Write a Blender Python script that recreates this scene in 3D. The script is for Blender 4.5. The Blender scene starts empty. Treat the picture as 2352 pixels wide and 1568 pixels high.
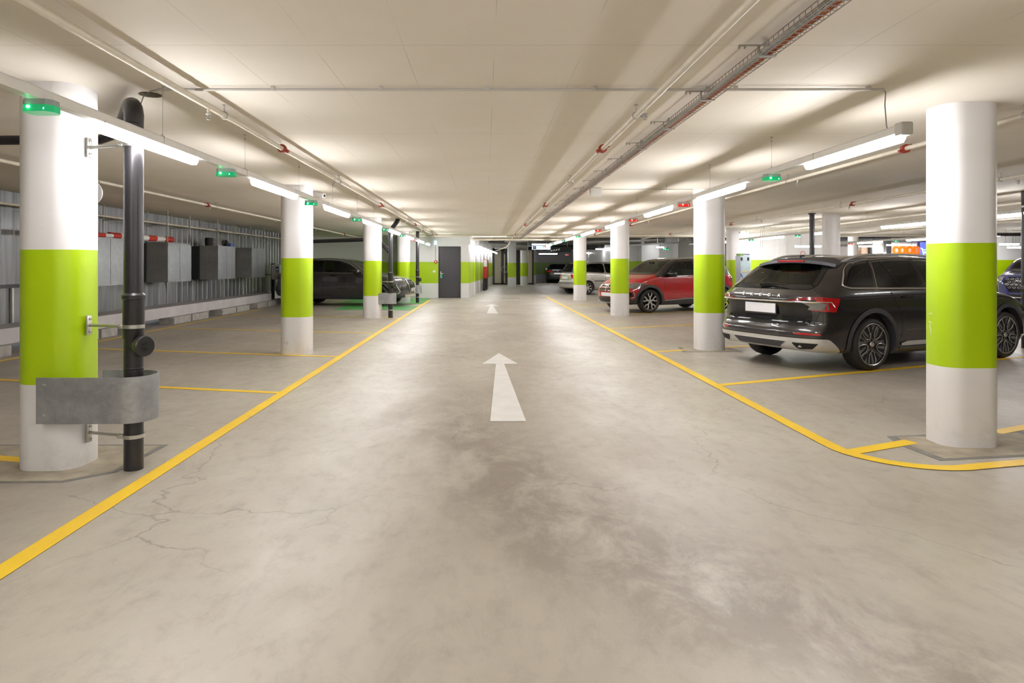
import bpy, bmesh, math, random
from mathutils import Vector, Matrix
from mathutils.bvhtree import BVHTree
random.seed(7)
PI = math.pi
SC = bpy.context.scene
COL = SC.collection
H = 1.35          # eye height
CEIL = 2.55
F = 1500.0        # focal length in px of the 2352 px wide photo
VX, VY = 1115.0, 608.0

def at(px, py, d):
    "point seen at a pixel of the photo, at distance d"
    return Vector(((px-VX)*d/F, d, H-(py-VY)*d/F))
def fl(px, py):
    "floor point seen at a pixel"
    d = F*H/(py-VY)
    return ((px-VX)*d/F, d)

# ------------------------------------------------------------------ materials
def newmat(name):
    m = bpy.data.materials.new(name); m.use_nodes = True
    nt = m.node_tree
    return m, nt, nt.nodes['Principled BSDF']
def mat(name, col, rough=0.5, metal=0.0, spec=None, noise=0.0, nscale=8.0, emis=None, estr=0.0, coat=0.0, bump=0.0, bscale=60):
    m, nt, b = newmat(name)
    c = (*col, 1)
    b.inputs['Base Color'].default_value = c
    b.inputs['Roughness'].default_value = rough
    b.inputs['Metallic'].default_value = metal
    if spec is not None: b.inputs['Specular IOR Level'].default_value = spec
    if coat: b.inputs['Coat Weight'].default_value = coat; b.inputs['Coat Roughness'].default_value = 0.03
    tc = nt.nodes.new('ShaderNodeTexCoord')
    n = nt.nodes.new('ShaderNodeTexNoise'); n.inputs['Scale'].default_value = nscale; n.inputs['Detail'].default_value = 5
    nt.links.new(tc.outputs['Object'], n.inputs['Vector'])
    r = nt.nodes.new('ShaderNodeMapRange')
    r.inputs['From Min'].default_value = .3; r.inputs['From Max'].default_value = .7
    r.inputs['To Min'].default_value = 1-noise; r.inputs['To Max'].default_value = 1+noise*.4
    nt.links.new(n.outputs['Fac'], r.inputs['Value'])
    mx = nt.nodes.new('ShaderNodeVectorMath'); mx.operation = 'SCALE'
    mx.inputs[0].default_value = col
    nt.links.new(r.outputs['Result'], mx.inputs['Scale'])
    nt.links.new(mx.outputs['Vector'], b.inputs['Base Color'])
    if bump:
        n2 = nt.nodes.new('ShaderNodeTexNoise'); n2.inputs['Scale'].default_value = bscale; n2.inputs['Detail'].default_value = 4
        nt.links.new(tc.outputs['Object'], n2.inputs['Vector'])
        bp = nt.nodes.new('ShaderNodeBump'); bp.inputs['Strength'].default_value = bump; bp.inputs['Distance'].default_value = .01
        nt.links.new(n2.outputs['Fac'], bp.inputs['Height']); nt.links.new(bp.outputs['Normal'], b.inputs['Normal'])
    if emis:
        b.inputs['Emission Color'].default_value = (*emis, 1); b.inputs['Emission Strength'].default_value = estr
    return m

class NT:
    "small helper to write node graphs"
    def __init__(s, m): s.nt = m.node_tree; s.n = s.nt.nodes; s.l = s.nt.links
    def add(s, t, **kw):
        x = s.n.new(t)
        for k, v in kw.items(): setattr(x, k, v)
        return x
    def link(s, a, b): s.l.new(a, b)
    def val(s, sock, v):
        if hasattr(v, 'is_output') or isinstance(v, bpy.types.NodeSocket): s.link(v, sock)
        else: sock.default_value = v
    def math(s, op, a, b=None, c=None, clamp=False):
        x = s.add('ShaderNodeMath', operation=op, use_clamp=clamp)
        s.val(x.inputs[0], a)
        if b is not None: s.val(x.inputs[1], b)
        if c is not None: s.val(x.inputs[2], c)
        return x.outputs[0]
    def mix(s, f, a, b):
        x = s.add('ShaderNodeMix', data_type='RGBA')
        s.val(x.inputs['Factor'], f); s.val(x.inputs['A'], a); s.val(x.inputs['B'], b)
        return x.outputs['Result']
    def noise(s, vec, scale, detail=4, rough=.55, dist=0.):
        x = s.add('ShaderNodeTexNoise'); x.inputs['Scale'].default_value = scale
        x.inputs['Detail'].default_value = detail; x.inputs['Roughness'].default_value = rough; x.inputs['Distortion'].default_value = dist
        s.link(vec, x.inputs['Vector']); return x.outputs['Fac']
    def rng(s, v, a, b, c=0., d=1.):
        x = s.add('ShaderNodeMapRange'); s.link(v, x.inputs['Value'])
        for k, q in zip(('From Min', 'From Max', 'To Min', 'To Max'), (a, b, c, d)): x.inputs[k].default_value = q
        return x.outputs['Result']

def concrete_floor():
    m, nt, b = newmat('polished_concrete'); g = NT(m)
    tc = g.add('ShaderNodeTexCoord').outputs['Object']
    mp = g.add('ShaderNodeMapping'); mp.inputs['Scale'].default_value = (1, .6, 1); g.link(tc, mp.inputs['Vector']); v = mp.outputs['Vector']
    big = g.noise(v, .35, 5, .6, .4); mid = g.noise(v, 1.1, 8, .66, .6); fine = g.noise(v, 9, 8, .7)
    speck = g.noise(v, 70, 3, .6)
    base = g.mix(g.rng(mid, .35, .68), (.475, .437, .367, 1), (.385, .345, .283, 1))
    base = g.mix(g.math('MULTIPLY', g.rng(big, .48, .66), .6), base, (.33, .275, .225, 1))
    base = g.mix(g.math('MULTIPLY', g.rng(fine, .5, .75), .5), base, (.28, .24, .20, 1))
    strk = g.noise(v, 3.0, 9, .78, .8)
    base = g.mix(g.math('MULTIPLY', g.rng(strk, .52, .68), .38), base, (.25, .205, .165, 1))
    base = g.mix(g.math('MULTIPLY', g.rng(g.noise(v, 1.7, 7, .7), .56, .68), .3), base, (.43, .435, .37, 1))
    # brown worn patch in the middle of the aisle, running away and to the right
    sx = g.add('ShaderNodeSeparateXYZ'); g.link(tc, sx.inputs[0])
    # distance from line x = 1.15 - .22*(y-2)
    e = g.math('SUBTRACT', sx.outputs[0], g.math('SUBTRACT', g.math('DIVIDE', 6.0, g.math('MAXIMUM', sx.outputs[1], 1.0)), 1.3))
    e2 = g.math('ABSOLUTE', g.math('ADD', e, g.math('MULTIPLY', g.math('SUBTRACT', g.noise(v, .8, 3), .5), 1.6)))
    st = g.rng(e2, .12, .75, 1., 0.)
    near = g.rng(sx.outputs[1], 5.2, 7.5, 1., 0.)
    st = g.math('MULTIPLY', g.math('MULTIPLY', st, near), g.rng(g.noise(v, 3.2, 8, .72, .4), .36, .56))
    base = g.mix(g.math('MULTIPLY', st, .85), base, (.235, .195, .16, 1))
    # parking bays are dirtier than the aisle
    ax = g.math('ABSOLUTE', g.math('SUBTRACT', sx.outputs[0], .2))
    bay = g.math('MULTIPLY', g.rng(ax, 2.3, 3.4), g.rng(g.noise(v, .9, 6, .65), .3, .62))
    base = g.mix(g.math('MULTIPLY', bay, .6), base, (.27, .235, .195, 1))
    # pale scratches
    mp2 = g.add('ShaderNodeMapping'); mp2.inputs['Scale'].default_value = (1, 5, 1); mp2.inputs['Rotation'].default_value = (0, 0, .5); g.link(tc, mp2.inputs['Vector'])
    sc = g.noise(mp2.outputs['Vector'], 2.2, 8, .75, 1.0)
    base = g.mix(g.math('MULTIPLY', g.rng(sc, .66, .74), .35), base, (.62, .59, .54, 1))
    # hairline cracks
    vo = g.add('ShaderNodeTexVoronoi', feature='DISTANCE_TO_EDGE'); vo.inputs['Scale'].default_value = .42
    wv = g.add('ShaderNodeVectorMath', operation='ADD')
    nz = g.add('ShaderNodeTexNoise'); nz.inputs['Scale'].default_value = 2.2; nz.inputs['Detail'].default_value = 6; g.link(tc, nz.inputs['Vector'])
    sc3 = g.add('ShaderNodeVectorMath', operation='SCALE'); g.link(nz.outputs['Color'], sc3.inputs[0]); sc3.inputs['Scale'].default_value = .55
    g.link(tc, wv.inputs[0]); g.link(sc3.outputs[0], wv.inputs[1]); g.link(wv.outputs[0], vo.inputs['Vector'])
    ck = g.math('MULTIPLY', g.rng(vo.outputs['Distance'], .0008, .0035, 1., 0.), g.rng(g.noise(tc, .7, 3), .46, .56))
    base = g.mix(g.math('MULTIPLY', ck, .42), base, (.10, .085, .07, 1))
    base = g.mix(g.math('MULTIPLY', g.rng(speck, .74, .78), .5), base, (.12, .10, .09, 1))
    g.link(base, b.inputs['Base Color'])
    rg = g.math('ADD', g.rng(mid, .3, .7, .30, .44), g.math('MULTIPLY', g.rng(fine, .3, .7), .10))
    g.link(rg, b.inputs['Roughness'])
    b.inputs['Specular IOR Level'].default_value = .55
    bp = g.add('ShaderNodeBump'); bp.inputs['Strength'].default_value = .12; bp.inputs['Distance'].default_value = .01
    g.link(g.noise(v, 22, 6, .7), bp.inputs['Height']); g.link(bp.outputs['Normal'], b.inputs['Normal'])
    return m

def ceiling_mat():
    m, nt, b = newmat('painted_formwork_ceiling'); g = NT(m)
    tc = g.add('ShaderNodeTexCoord').outputs['Object']
    sx = g.add('ShaderNodeSeparateXYZ'); g.link(tc, sx.inputs[0])
    X = g.math('ADD', sx.outputs[0], 100-.3); Y = g.math('ADD', sx.outputs[1], 100.-1.57)
    nx = g.math('MULTIPLY', g.math('SUBTRACT', g.noise(tc, 1.2, 3), .5), .012)
    lx = g.math('LESS_THAN', g.math('ABSOLUTE', g.math('SUBTRACT', g.math('MODULO', g.math('ADD', X, nx), .5), .25)), .0022)
    ly = g.math('LESS_THAN', g.math('ABSOLUTE', g.math('SUBTRACT', g.math('MODULO', Y, 2.4), 1.2)), .003)
    brk = g.rng(g.noise(tc, .8, 4), .44, .58)
    ln = g.math('MULTIPLY', g.math('MAXIMUM', g.math('MULTIPLY', lx, brk), ly), .5)
    base = g.mix(g.rng(g.noise(tc, .6, 6, .6), .3, .7), (.83, .775, .69, 1), (.76, .70, .60, 1))
    base = g.mix(g.math('MULTIPLY', g.rng(g.noise(tc, 6, 8, .7), .62, .75), .12), base, (.5, .44, .36, 1))
    base = g.mix(ln, base, (.38, .33, .27, 1))
    g.link(base, b.inputs['Base Color']); b.inputs['Roughness'].default_value = .75
    return m

def band_mat(name, z0, z1, white=(.77, .755, .75), green=(.40, .58, .0), rough=.38, wear=True):
    m, nt, b = newmat(name); g = NT(m)
    tc = g.add('ShaderNodeTexCoord').outputs['Object']
    sx = g.add('ShaderNodeSeparateXYZ'); g.link(tc, sx.inputs[0])
    z = g.math('ADD', sx.outputs[2], g.math('MULTIPLY', g.math('SUBTRACT', g.noise(tc, 3, 3), .5), .006))
    f = g.math('MULTIPLY', g.math('GREATER_THAN', z, z0), g.math('LESS_THAN', z, z1))
    gc = g.mix(g.rng(g.noise(tc, 2.2, 5), .3, .7), (*green, 1), (green[0]*.9, green[1]*.93, green[2], 1))
    wc = g.mix(g.rng(g.noise(tc, 1.8, 5), .3, .7), (*white, 1), (white[0]*.95, white[1]*.94, white[2]*.93, 1))
    low = g.math('MULTIPLY', g.rng(z, .0, .30, 1., 0.), g.rng(g.noise(tc, 7, 8, .7), .5, .72))
    wc = g.mix(g.math('MULTIPLY', low, .35), wc, (.35, .31, .27, 1))
    c = g.mix(f, wc, gc)
    g.link(c, b.inputs['Base Color']); b.inputs['Roughness'].default_value = rough
    bp = g.add('ShaderNodeBump'); bp.inputs['Strength'].default_value = .06; bp.inputs['Distance'].default_value = .01
    g.link(g.noise(tc, 40, 4), bp.inputs['Height']); g.link(bp.outputs['Normal'], b.inputs['Normal'])
    return m

def corrugated_mat():
    m, nt, b = newmat('galvanised_sheet_wall'); g = NT(m)
    tc = g.add('ShaderNodeTexCoord').outputs['Object']
    mp = g.add('ShaderNodeMapping'); mp.inputs['Scale'].default_value = (1, 6, .25); g.link(tc, mp.inputs['Vector'])
    n = g.noise(mp.outputs['Vector'], 1.3, 5, .7)
    g.link(g.mix(g.rng(n, .3, .7), (.15, .155, .165, 1), (.34, .34, .34, 1)), b.inputs['Base Color'])
    b.inputs['Metallic'].default_value = .75
    g.link(g.rng(n, .3, .7, .3, .5), b.inputs['Roughness'])
    return m

def galv_mat(name, c0, c1, rough=.42, metal=.8, sc=14):
    m, nt, b = newmat(name); g = NT(m)
    tc = g.add('ShaderNodeTexCoord').outputs['Object']
    n = g.noise(tc, sc, 6, .7, .5); n2 = g.noise(tc, 2.2, 3)
    c = g.mix(g.rng(n, .35, .65), (*c0, 1), (*c1, 1))
    c = g.mix(g.math('MULTIPLY', g.rng(n2, .4, .7), .3), c, (c0[0]*.7, c0[1]*.7, c0[2]*.7, 1))
    g.link(c, b.inputs['Base Color']); b.inputs['Metallic'].default_value = metal
    g.link(g.rng(n, .3, .7, rough-.08, rough+.1), b.inputs['Roughness'])
    return m

def yellow_mat(name='yellow_floor_paint', wearlo=.60, col=(.88, .60, .025)):
    m, nt, b = newmat(name); g = NT(m)
    tc = g.add('ShaderNodeTexCoord').outputs['Object']
    n = g.noise(tc, 5, 9, .75, .3)
    c = g.mix(g.rng(g.noise(tc, 1.5, 4), .3, .7), (*col, 1), (col[0]*.9, col[1]*.82, col[2], 1))
    c = g.mix(g.math('MULTIPLY', g.rng(n, wearlo, wearlo+.12), .6), c, (.42, .33, .2, 1))
    g.link(c, b.inputs['Base Color']); b.inputs['Roughness'].default_value = .45
    return m

M = {}
M['floor'] = concrete_floor(); M['ceiling'] = ceiling_mat()
M['colL'] = band_mat('column_paint_left', .565, 1.45)
M['colR'] = band_mat('column_paint_right', .59, 1.512)
M['wallband'] = band_mat('banded_wall_paint', .60, 1.47, white=(.74, .74, .73), wear=False)
M['wallband2'] = band_mat('banded_wall_paint_back', .62, 1.53, white=(.74, .74, .74), wear=False)
M['wallshade'] = band_mat('shade_toned_banded_wall_paint', .62, 1.53, white=(.42, .41, .43), green=(.16, .28, .0))  # same banded paint, with the dimness of the far area put into its colours
M['corr'] = corrugated_mat()
M['cab'] = galv_mat('cabinet_steel', (.27, .28, .29), (.36, .37, .38), .38, .7, 4)
M['cabside'] = galv_mat('cabinet_side_steel', (.25, .25, .24), (.33, .33, .32), .5, .5, 4)
M['guard'] = galv_mat('galvanised_guard', (.27, .275, .28), (.40, .405, .41), .5, .55, 9)
M['zinc'] = mat('zinc_plated_steel', (.55, .54, .50), .35, .9, noise=.15)
M['letter'] = mat('bright_letter_plastic', (.85, .84, .82), .35, .3)
M['steel'] = mat('grey_steel', (.42, .41, .39), .45, .35, noise=.15)
M['black_pipe'] = mat('black_plastic_pipe', (.022, .02, .022), .33, 0, noise=.2)
M['pipe'] = mat('cream_painted_pipe', (.68, .62, .51), .4, 0, noise=.1)
M['red'] = mat('red_coupling_paint', (.36, .05, .03), .45, noise=.2)
M['white_plastic'] = mat('white_plastic', (.78, .77, .74), .45, noise=.05)
M['trunk'] = mat('white_trunking_enamel', (.74, .72, .68), .4, noise=.05)
M['conduit'] = mat('grey_plastic_conduit', (.55, .53, .50), .5, noise=.06)
M['cable'] = mat('grey_cable', (.30, .28, .26), .6, noise=.1)
M['orange'] = mat('orange_cable', (.62, .13, .02), .5, noise=.2)
M['black'] = mat('black_rubber', (.012, .012, .012), .6, noise=.2)
M['dark'] = mat('dark_grey_paint', (.035, .033, .038), .42, noise=.12)
M['door'] = mat('anthracite_door_paint', (.05, .048, .056), .45, noise=.08)
M['kerb'] = mat('painted_concrete_ledge', (.52, .49, .49), .7, noise=.12, nscale=3)
M['block'] = mat('concrete_block', (.38, .36, .33), .85, noise=.25, nscale=8)
M['yellow'] = yellow_mat()
M['whitepaint'] = mat('white_floor_paint', (.78, .77, .74), .5, noise=.08, nscale=4)
M['greenpaint'] = mat('green_floor_paint', (.10, .36, .10), .45, noise=.25, nscale=3)
M['patch'] = mat('tan_floor_patch', (.36, .31, .23), .6, noise=.3, nscale=7)
M['patchedge'] = mat('grey_floor_patch', (.20, .19, .175), .6, noise=.3, nscale=9)
M['led_g'] = mat('green_signal_lens', (.0, .25, .12), .15, emis=(.0, 1., .30), estr=.18)
M['led_r'] = mat('red_signal_lens', (.4, .0, .0), .15, emis=(1., .04, .03), estr=.3)
M['dot_g'] = mat('green_led', (.2, 1., .7), .2, emis=(.10, 1., .42), estr=25)
M['dot_r'] = mat('red_led', (1., .3, .2), .2, emis=(1., .12, .08), estr=25)
M['sensor'] = mat('sensor_housing', (.30, .34, .32), .35, noise=.1)
M['lens'] = mat('lit_diffuser', (1, 1, 1), .4, emis=(1., .985, 1.), estr=60)
M['lensfar'] = mat('lit_diffuser_far', (1, 1, 1), .4, emis=(1., .985, 1.), estr=55)
M['lenswall'] = mat('lit_diffuser_wall', (1, 1, 1), .4, emis=(1., .985, 1.), estr=26)
M['redpole'] = mat('red_pole_paint', (.55, .03, .02), .45, noise=.15)
M['whitepole'] = mat('white_pole_paint', (.75, .74, .72), .45, noise=.1)
M['beige'] = mat('beige_glazing_panel', (.56, .50, .38), .35, noise=.12, nscale=1.2)
M['duct'] = mat('spiral_duct_steel', (.42, .42, .41), .35, .8, noise=.2, nscale=3)

# ------------------------------------------------------------------ object helpers
def link(o, parent=None):
    COL.objects.link(o)
    if parent is not None: o.parent = parent
    return o
def tag(o, label=None, cat=None, group=None, kind=None):
    if label: o['label'] = label
    if cat: o['category'] = cat
    if group: o['group'] = group
    if kind: o['kind'] = kind
    return o
def empty(name, loc=(0, 0, 0), rz=0.0, label=None, cat=None, group=None):
    o = bpy.data.objects.new(name, None); o.empty_display_size = .1
    o.location = loc; o.rotation_euler = (0, 0, rz); link(o); tag(o, label, cat, group); return o

class MB:
    def __init__(s): s.v = []; s.f = []; s.m = []
    def _add(s, vs, fs, mi=0):
        k = len(s.v); s.v += [tuple(v) for v in vs]; s.f += [tuple(i+k for i in f) for f in fs]; s.m += [mi]*len(fs)
    def box(s, x0, x1, y0, y1, z0, z1, mi=0):
        s._add([(x0,y0,z0),(x1,y0,z0),(x1,y1,z0),(x0,y1,z0),(x0,y0,z1),(x1,y0,z1),(x1,y1,z1),(x0,y1,z1)],
               [(0,3,2,1),(4,5,6,7),(0,1,5,4),(1,2,6,5),(2,3,7,6),(3,0,4,7)], mi); return s
    def bbox(s, x0, x1, y0, y1, z0, z1, r=.01, mi=0, seg=2):
        bm = bmesh.new(); bmesh.ops.create_cube(bm, size=1)
        for v in bm.verts: v.co = Vector(((x0+x1)/2+v.co.x*(x1-x0), (y0+y1)/2+v.co.y*(y1-y0), (z0+z1)/2+v.co.z*(z1-z0)))
        bmesh.ops.bevel(bm, geom=bm.edges[:], offset=r, segments=seg, affect='EDGES', profile=.5)
        bm.verts.index_update(); s._add([v.co[:] for v in bm.verts], [[v.index for v in f.verts] for f in bm.faces], mi); bm.free(); return s
    def prism(s, pts, z0, z1, mi=0, axis='z'):
        n = len(pts)
        def P(a, b, c): return {'z': (a, b, c), 'y': (a, c, b), 'x': (c, a, b)}[axis]
        vs = [P(p[0], p[1], z0) for p in pts]+[P(p[0], p[1], z1) for p in pts]
        fs = [tuple(range(n))[::-1], tuple(range(n, 2*n))]+[(i, (i+1) % n, n+(i+1) % n, n+i) for i in range(n)]
        s._add(vs, fs, mi); return s
    def tube(s, pts, r, n=10, mi=0, closed=False, cap=True):
        pts = [Vector(p) for p in pts]; k = len(pts); rings = []
        prev = None
        for i, p in enumerate(pts):
            if closed: t = (pts[(i+1) % k]-pts[i-1])
            else: t = (pts[min(i+1, k-1)]-pts[max(i-1, 0)])
            t.normalize()
            if prev is None:
                a = Vector((0, 0, 1)) if abs(t.z) < .9 else Vector((1, 0, 0))
                u = t.cross(a).normalized()
            else:
                u = (prev-t*prev.dot(t)).normalized()
            prev = u; w = t.cross(u)
            rr = r[i] if isinstance(r, (list, tuple)) else r
            rings.append([p+(u*math.cos(2*PI*j/n)+w*math.sin(2*PI*j/n))*rr for j in range(n)])
        vs = [q for rg in rings for q in rg]; fs = []
        for i in range(k if closed else k-1):
            a, b = i*n, ((i+1) % k)*n
            for j in range(n): fs.append((a+j, a+(j+1) % n, b+(j+1) % n, b+j))
        if cap and not closed:
            fs.append(tuple(range(n))[::-1]); fs.append(tuple((k-1)*n+j for j in range(n)))
        s._add(vs, fs, mi); return s
    def lathe(s, prof, c=(0, 0, 0), axis='z', n=24, mi=0):
        "prof: (radius, height) pairs around axis"
        vs = []; fs = []; k = len(prof)
        for (r, h) in prof:
            for j in range(n):
                a = 2*PI*j/n; x, y = r*math.cos(a), r*math.sin(a)
                p = {'z': (x, y, h), 'y': (x, h, y), 'x': (h, x, y)}[axis]
                vs.append((p[0]+c[0], p[1]+c[1], p[2]+c[2]))
        for i in range(k-1):
            for j in range(n): fs.append((i*n+j, i*n+(j+1) % n, (i+1)*n+(j+1) % n, (i+1)*n+j))
        s._add(vs, fs, mi); return s
    def build(s, name, mats, parent=None, smooth=False, loc=None):
        me = bpy.data.meshes.new(name); me.from_pydata(s.v, [], s.f)
        if not isinstance(mats, (list, tuple)): mats = [mats]
        for m in mats: me.materials.append(m)
        for p, i in zip(me.polygons, s.m): p.material_index = i
        bm = bmesh.new(); bm.from_mesh(me); bmesh.ops.remove_doubles(bm, verts=bm.verts, dist=1e-6)
        bmesh.ops.recalc_face_normals(bm, faces=bm.faces); bm.to_mesh(me); bm.free()
        if smooth:
            for p in me.polygons: p.use_smooth = True
            try: me.set_sharp_from_angle(angle=math.radians(38))
            except Exception: pass
        o = bpy.data.objects.new(name, me); link(o, parent)
        if loc is not None: o.location = loc
        return o

def struct(name, mb, m, smooth=False):
    o = mb.build(name, m, None, smooth); o['kind'] = 'structure'; return o
def cyl(p, q, r, n=10): return MB().tube([p, q], r, n)
def copy_tree(o, parent=None):
    c = o.copy(); COL.objects.link(c); c.parent = parent
    for ch in list(o.children): copy_tree(ch, c)
    return c
ORD = ['nearest', 'second', 'third', 'fourth', 'fifth', 'sixth', 'seventh', 'eighth', 'ninth', 'tenth', 'eleventh', 'twelfth']
# ------------------------------------------------------------------ the shell
SLAB = 29.0       # far edge of the low slab
struct('floor', MB().box(-9, 30, -8, 56, -.2, 0), M['floor'])
struct('ceiling', MB().box(-9, 30, -8, SLAB, CEIL, CEIL+.35), M['ceiling'])
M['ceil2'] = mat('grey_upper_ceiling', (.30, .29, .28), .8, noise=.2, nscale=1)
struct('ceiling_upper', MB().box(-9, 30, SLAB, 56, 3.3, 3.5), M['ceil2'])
struct('wall_back', MB().box(-9, 30, -8.2, -8, 0, CEIL), M['wallband'])
struct('wall_right', MB().box(30, 30.2, -8, 56, 0, 3.5), M['wallband2'])
# left: sheet metal wall above a ledge
mb = MB()
y = -8.0; pitch = .30
pts = []
while y < 25.0:
    pts += [(-7.80, y), (-7.80, y+.19), (-7.788, y+.20), (-7.788, y+.29)]; y += pitch
pts += [(-8.0, y), (-8.0, -8.0)]
mb.prism(pts, .392, CEIL)
struct('wall_left', mb, M['corr'])
struct('trim_1', MB().box(-7.80, -7.755, -8, 25, .97, 1.03), M['dark'])
mb = MB()
for yy in [9.1, 10.7, 12.6, 14.3, 15.9, 17.6, 19.3, 21.0, 22.6, 24.2]: mb.box(-7.79, -7.752, yy, yy+.04, .40, .97)
struct('trim_2', mb, M['zinc'])
mb = MB()
mb.prism([(-8, -8), (-7.2, -8), (-7.2, 22.0), (-7.75, 23.2), (-8, 23.2)], .16, .392)
struct('trim_3', mb, M['kerb'])
struct('wall_far_left', MB().box(-9, -3.4, 28.0, 28.2, 0, CEIL).box(-3.5, -3.4, 26.6, 28.0, 0, CEIL), M['wallband'])
struct('wall_left_end', MB().box(-9, -8, 23, 28.0, 0, CEIL), M['wallband'])
# door wall
dx0, dx1 = (1007-VX)/F*26.6, (1058-VX)/F*26.6
dz = 2.10
struct('wall_far', MB().box(-3.4, dx0, 26.6, 26.8, 0, CEIL).box(dx1, -.68, 26.6, 26.8, 0, CEIL).box(dx0, dx1, 26.6, 26.8, dz, CEIL), M['wallband'])
d = MB().box(dx0+.03, dx1-.03, 26.63, 26.68, .01, dz-.03).build('door_1', M['door']); d['kind'] = 'structure'
MB().box(dx0, dx0+.03, 26.57, 26.7, 0, dz).box(dx1-.03, dx1, 26.57, 26.7, 0, dz).box(dx0, dx1, 26.57, 26.7, dz-.03, dz).build('door_frame', M['dark'], d)
MB().box(dx0+.08, dx0+.11, 26.60, 26.63, .82, 1.08).tube([(dx0+.095, 26.60, 1.0), (dx0+.095, 26.56, 1.0), (dx0+.21, 26.56, 1.0)], .01).build('door_handle', M['zinc'], d)
MB().bbox(dx0+.10, dx0+.17, 26.55, 26.60, .80, .98, .012).build('lock_cover', mat('green_lock_plastic', (.0, .35, .22), .4), d)
# slanted wall running away behind the door wall
SA, SB = Vector((-.68, 26.6)), Vector((.52, 45.0))
sd = (SB-SA).normalized(); sn = Vector((sd.y, -sd.x))
def sp(s, off=0): q = SA+sd*s+sn*off; return (q.x, q.y)
L = (SB-SA).length
mb = MB()
def slab(mb, s0, s1, o0, o1, z0, z1, mi=0):
    mb.prism([sp(s0, o0), sp(s1, o0), sp(s1, o1), sp(s0, o1)], z0, z1, mi)
slab(mb, 0, L, -.3, 0, 0, 3.3)
for s0 in (2.6, 5.6): slab(mb, s0, s0+.5, 0, .05, 0, 3.3)
struct('wall_slanted', mb, M['wallband'])
# glazed far front
FD = 45.0
def fx(px, dd=FD): return (px-VX)*dd/F
mb = MB()
for a, b in ((1132, 1136), (1151, 1158), (1184, 1188), (1192, 1196), (1222, 1226)): mb.box(fx(a), fx(b), FD, FD+.15, 0, 2.75)
mb.box(fx(1132), fx(1226), FD, FD+.15, 0, .10); mb.box(fx(1132), fx(1226), FD, FD+.15, 2.35, 2.45)
o = struct('window_1', mb, M['dark'])
MB().box(fx(1136), fx(1151), FD+.04, FD+.08, .1, 2.35).box(fx(1213), fx(1222), FD+.04, FD+.08, .1, 2.35).build('beige_pane', M['beige'], o)
MB().box(fx(1158), fx(1184), FD+.3, FD+.34, .1, 2.35).build('dark_pane', mat('dim_glazing', (.12, .12, .13), .2, noise=.4, nscale=2), o)
MB().box(fx(1188), fx(1213), FD+.1, FD+.14, 0, 2.6).build('dark_panel', M['dark'], o)
MB().box(fx(1157.5), fx(1160), FD-.04, FD, .1, 2.1).build('pale_door_edge', M['beige'], o)
MB().tube([(fx(1159)+.2*math.cos(a*PI/9), FD-.06, 1.02+.22*math.sin(a*PI/9)) for a in range(18)], .02, 6, closed=True).build('ring_handle', M['zinc'], o)
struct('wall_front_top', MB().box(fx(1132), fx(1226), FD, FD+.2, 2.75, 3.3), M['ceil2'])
struct('wall_niche', MB().box(fx(1226), fx(1226)+.15, FD, 52, 0, 3.3), M['wallshade'])
struct('wall_far_dark', MB().box(fx(1226), 12.0, 52, 52.2, 0, 3.3), M['wallshade'])
# right hand back walls, standing at different depths
struct('wall_back_right', MB().box(7.26, 16.6, 33, 33.2, 0, 3.3).box(7.26, 7.4, 33.2, 52, 0, 3.3)
       .box(7.75, 8.62, 32.4, 33, 0, 3.3).box(9.4, 9.5, 32.2, 33, 0, 3.3), M['wallband2'])
struct('wall_machine', MB().box(9.3, 12.5, 24, 24.2, 0, CEIL).box(10.7, 11.0, 23.9, 24, 0, CEIL), M['wallband2'])
struct('wall_trolley', MB().box(17.9, 24, 24, 24.2, 0, 2.2).box(17.9, 24, 24.0, 24.3, 2.2, CEIL), M['wallband2'])
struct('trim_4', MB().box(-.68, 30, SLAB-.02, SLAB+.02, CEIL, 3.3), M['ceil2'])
struct('trim_5', MB().box(-.68, 30, SLAB-2.6, SLAB-2.2, CEIL-.05, CEIL), M['ceiling'])

# ------------------------------------------------------------------ concrete blocks under the ledge
blocks = [(8.6, .55), (9.2, .55), (11.45, .5), (12.0, .55), (14.8, .88), (15.72, .95), (17.5, 1.0), (18.55, 1.0), (20.2, .9), (21.2, .9), (22.4, 1.0)]
for i, (y0, ln) in enumerate(blocks):
    b = MB().bbox(-7.4, -7.05, y0, y0+ln-.03, 0, .16, .008).build('concrete_block', M['block'])
    tag(b, f'grey concrete block on the floor carrying the long ledge, {ORD[i] if i < 12 else "last"} from the camera', 'block', 'blocks under the ledge')

# ------------------------------------------------------------------ columns
def rrect(hx, hy, r, seg=6):
    pts = []
    for (cx, cy, a0) in ((hx-r, hy-r, 0), (-hx+r, hy-r, 90), (-hx+r, -hy+r, 180), (hx-r, -hy+r, 270)):
        for k in range(seg+1):
            a = math.radians(a0+90*k/seg); pts.append((cx+r*math.cos(a), cy+r*math.sin(a)))
    return pts
colgeo = {}
def scuff(o, pts, m, rad=.0025):
    hx, hy, r, cx, cy = colgeo[o.name]; P = []
    prof = [(x, y) for x, y in rrect(hx, hy, r, 40)]
    for a, b in zip(rrect(hx, hy, r, 40), rrect(hx, hy, r, 40)[1:]):
        prof += [(a[0]+(b[0]-a[0])*k/20, a[1]+(b[1]-a[1])*k/20) for k in range(20)]
    for px, py in pts:
        x, y = min((q for q in prof if q[1] < hy*.5), key=lambda q: (abs(VX+F*(cx+q[0])/(cy+q[1])-px), q[1]))
        P.append((x, y, H-(py-VY)*(cy+y)/F))
    return MB().tube(P, rad, 5).build('scuff_mark', m, o)
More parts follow.
